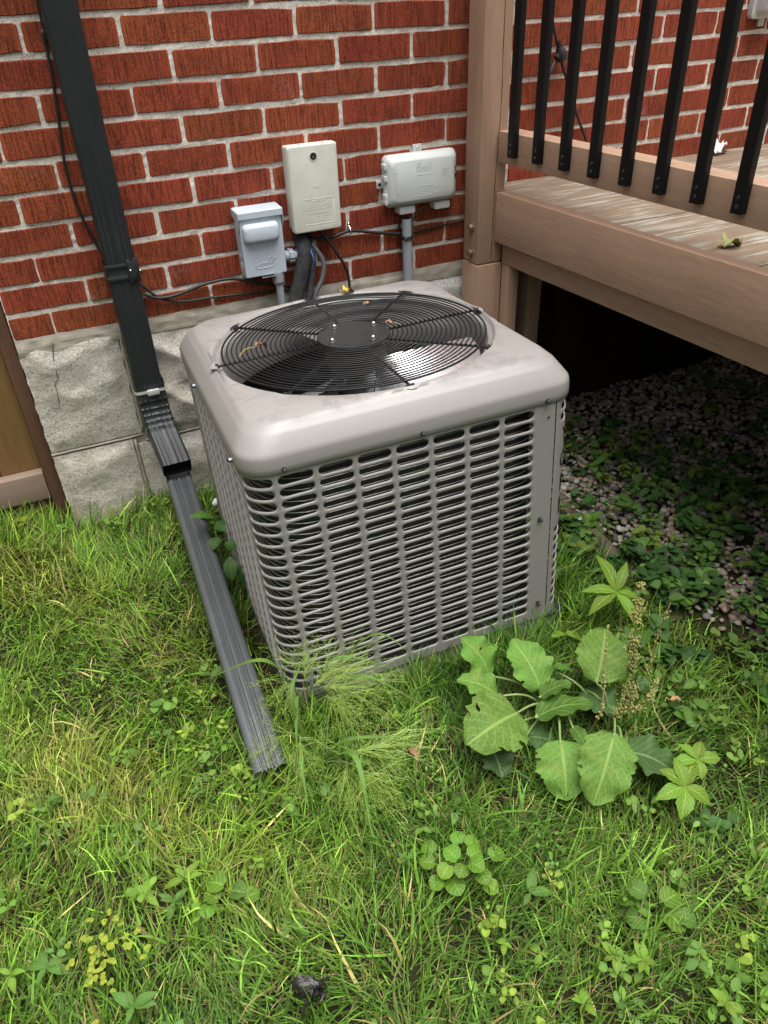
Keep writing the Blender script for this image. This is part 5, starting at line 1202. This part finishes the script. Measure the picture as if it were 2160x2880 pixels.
# ------------------------------------------------------------------ uncountable little leaves: clover in the lawn, ground cover on the gravel
def leaf_cloud(name, label, cat, pts, sizes, tints, mat, per, spread, seed, aspect=0.7, rise=0.0):
    r = np.random.default_rng(seed); n = len(pts); idx = np.repeat(np.arange(n), per); m = len(idx)
    az = r.uniform(0, 6.28, m); d = spread[idx] * np.sqrt(r.random(m)) if hasattr(spread, '__len__') else spread * np.sqrt(r.random(m))
    a2 = r.uniform(0, 6.28, m); cx, cy = pts[idx, 0] + d * np.cos(a2), pts[idx, 1] + d * np.sin(a2); cz = pts[idx, 2] + r.uniform(0, 1, m) * rise
    L = sizes[idx] * r.uniform(.6, 1.2, m); W = L * aspect * r.uniform(.8, 1.15, m)
    prof = [(0, 0, 0), (.18, .36, .05), (.45, .5, .08), (.75, .34, .04), (1, 0, -.08), (.75, -.34, .04), (.45, -.5, .08), (.18, -.36, .05), (.5, 0, 0.0)]
    P = np.array(prof); tilt = r.normal(0, .35, m); roll = r.normal(0, .3, m)
    X = (P[None, :, 0] - .5) * L[:, None]; Y = P[None, :, 1] * W[:, None]; Z = P[None, :, 2] * L[:, None] + X * tilt[:, None] + Y * roll[:, None]
    ca, sa = np.cos(az)[:, None], np.sin(az)[:, None]
    V = np.stack([X * ca - Y * sa + cx[:, None], X * sa + Y * ca + cy[:, None], Z + cz[:, None]], -1).reshape(-1, 3)
    q = np.array([[8, i, (i + 1) % 8] for i in range(8)]); F = (q[None] + (np.arange(m) * 9)[:, None, None]).reshape(-1, 3)
    T = np.repeat(tints[idx] * r.uniform(.7, 1.3, (m, 1)), 9, 0); T.reshape(m, 9, 3)[:, 8] *= 1.2
    return V, F, T
# ground cover growing through the gravel
n = 1150; x = rng.uniform(1.12, 2.75, n); y = rng.uniform(-1.5, -0.06, n)
dn = np.clip(0.50 + 0.9 * fbm(x, y, 4.2, 3.3), 0, 1) * np.where(x > 1.95, 0.50, 1.0) * np.where(y > -0.30, .45, 1); k = (rng.random(n) < dn) & ~blocked(x, y); x, y = x[k], y[k]; n = len(x)
pts = np.stack([x, y, gz(x, y) + 0.020 + rng.uniform(0, .04, n)], 1)
pl = np.array([(.045, .105, .022), (.062, .130, .025), (.080, .155, .030), (.034, .080, .020), (.11, .165, .03)])[rng.integers(0, 5, n)]
V, F, T = leaf_cloud('', '', '', pts, rng.uniform(.014, .046, n), pl, None, 9, rng.uniform(.015, .05, n), 21, 0.66, 0.02)
gcv = tri_mesh('ground_cover', V, F, m_attr('ground_cover_leaf', 0.5, 0.3, 0.2), T); tag(gcv, 'low leafy weeds growing through the gravel under the deck', 'ground cover', kind='stuff')
n = 560; x = rng.uniform(-0.5, 1.35, n); y = rng.uniform(-1.98, 0.0, n)
wgt = np.clip(0.25 + 0.7 * fbm(x, y, 4.0, 8.0) + np.where((x > .50) & (y < -1.55), .7, 0) + np.where((y > -.25) & (x < .3), .4, 0), 0, 1); k = (rng.random(n) < wgt) & ~blocked(x, y); x, y = x[k], y[k]; n = len(x)
pts = np.stack([x, y, gz(x, y) + 0.030 + rng.uniform(0, .02, n)], 1)
pl = np.array([(.10, .20, .030), (.14, .25, .035), (.20, .29, .04), (.085, .17, .035), (.12, .21, .04)])[rng.integers(0, 5, n)]
V, F, T = leaf_cloud('', '', '', pts, rng.uniform(.010, .024, n), pl, None, 7, 0.026, 22, 0.72, 0.012)
cm = tri_mesh('lawn_clover', V, F, m_attr('clover_leaf', 0.5, 0.3, 0.18), T); tag(cm, 'scattered clover and tiny leaves among the grass', 'clover', kind='stuff')
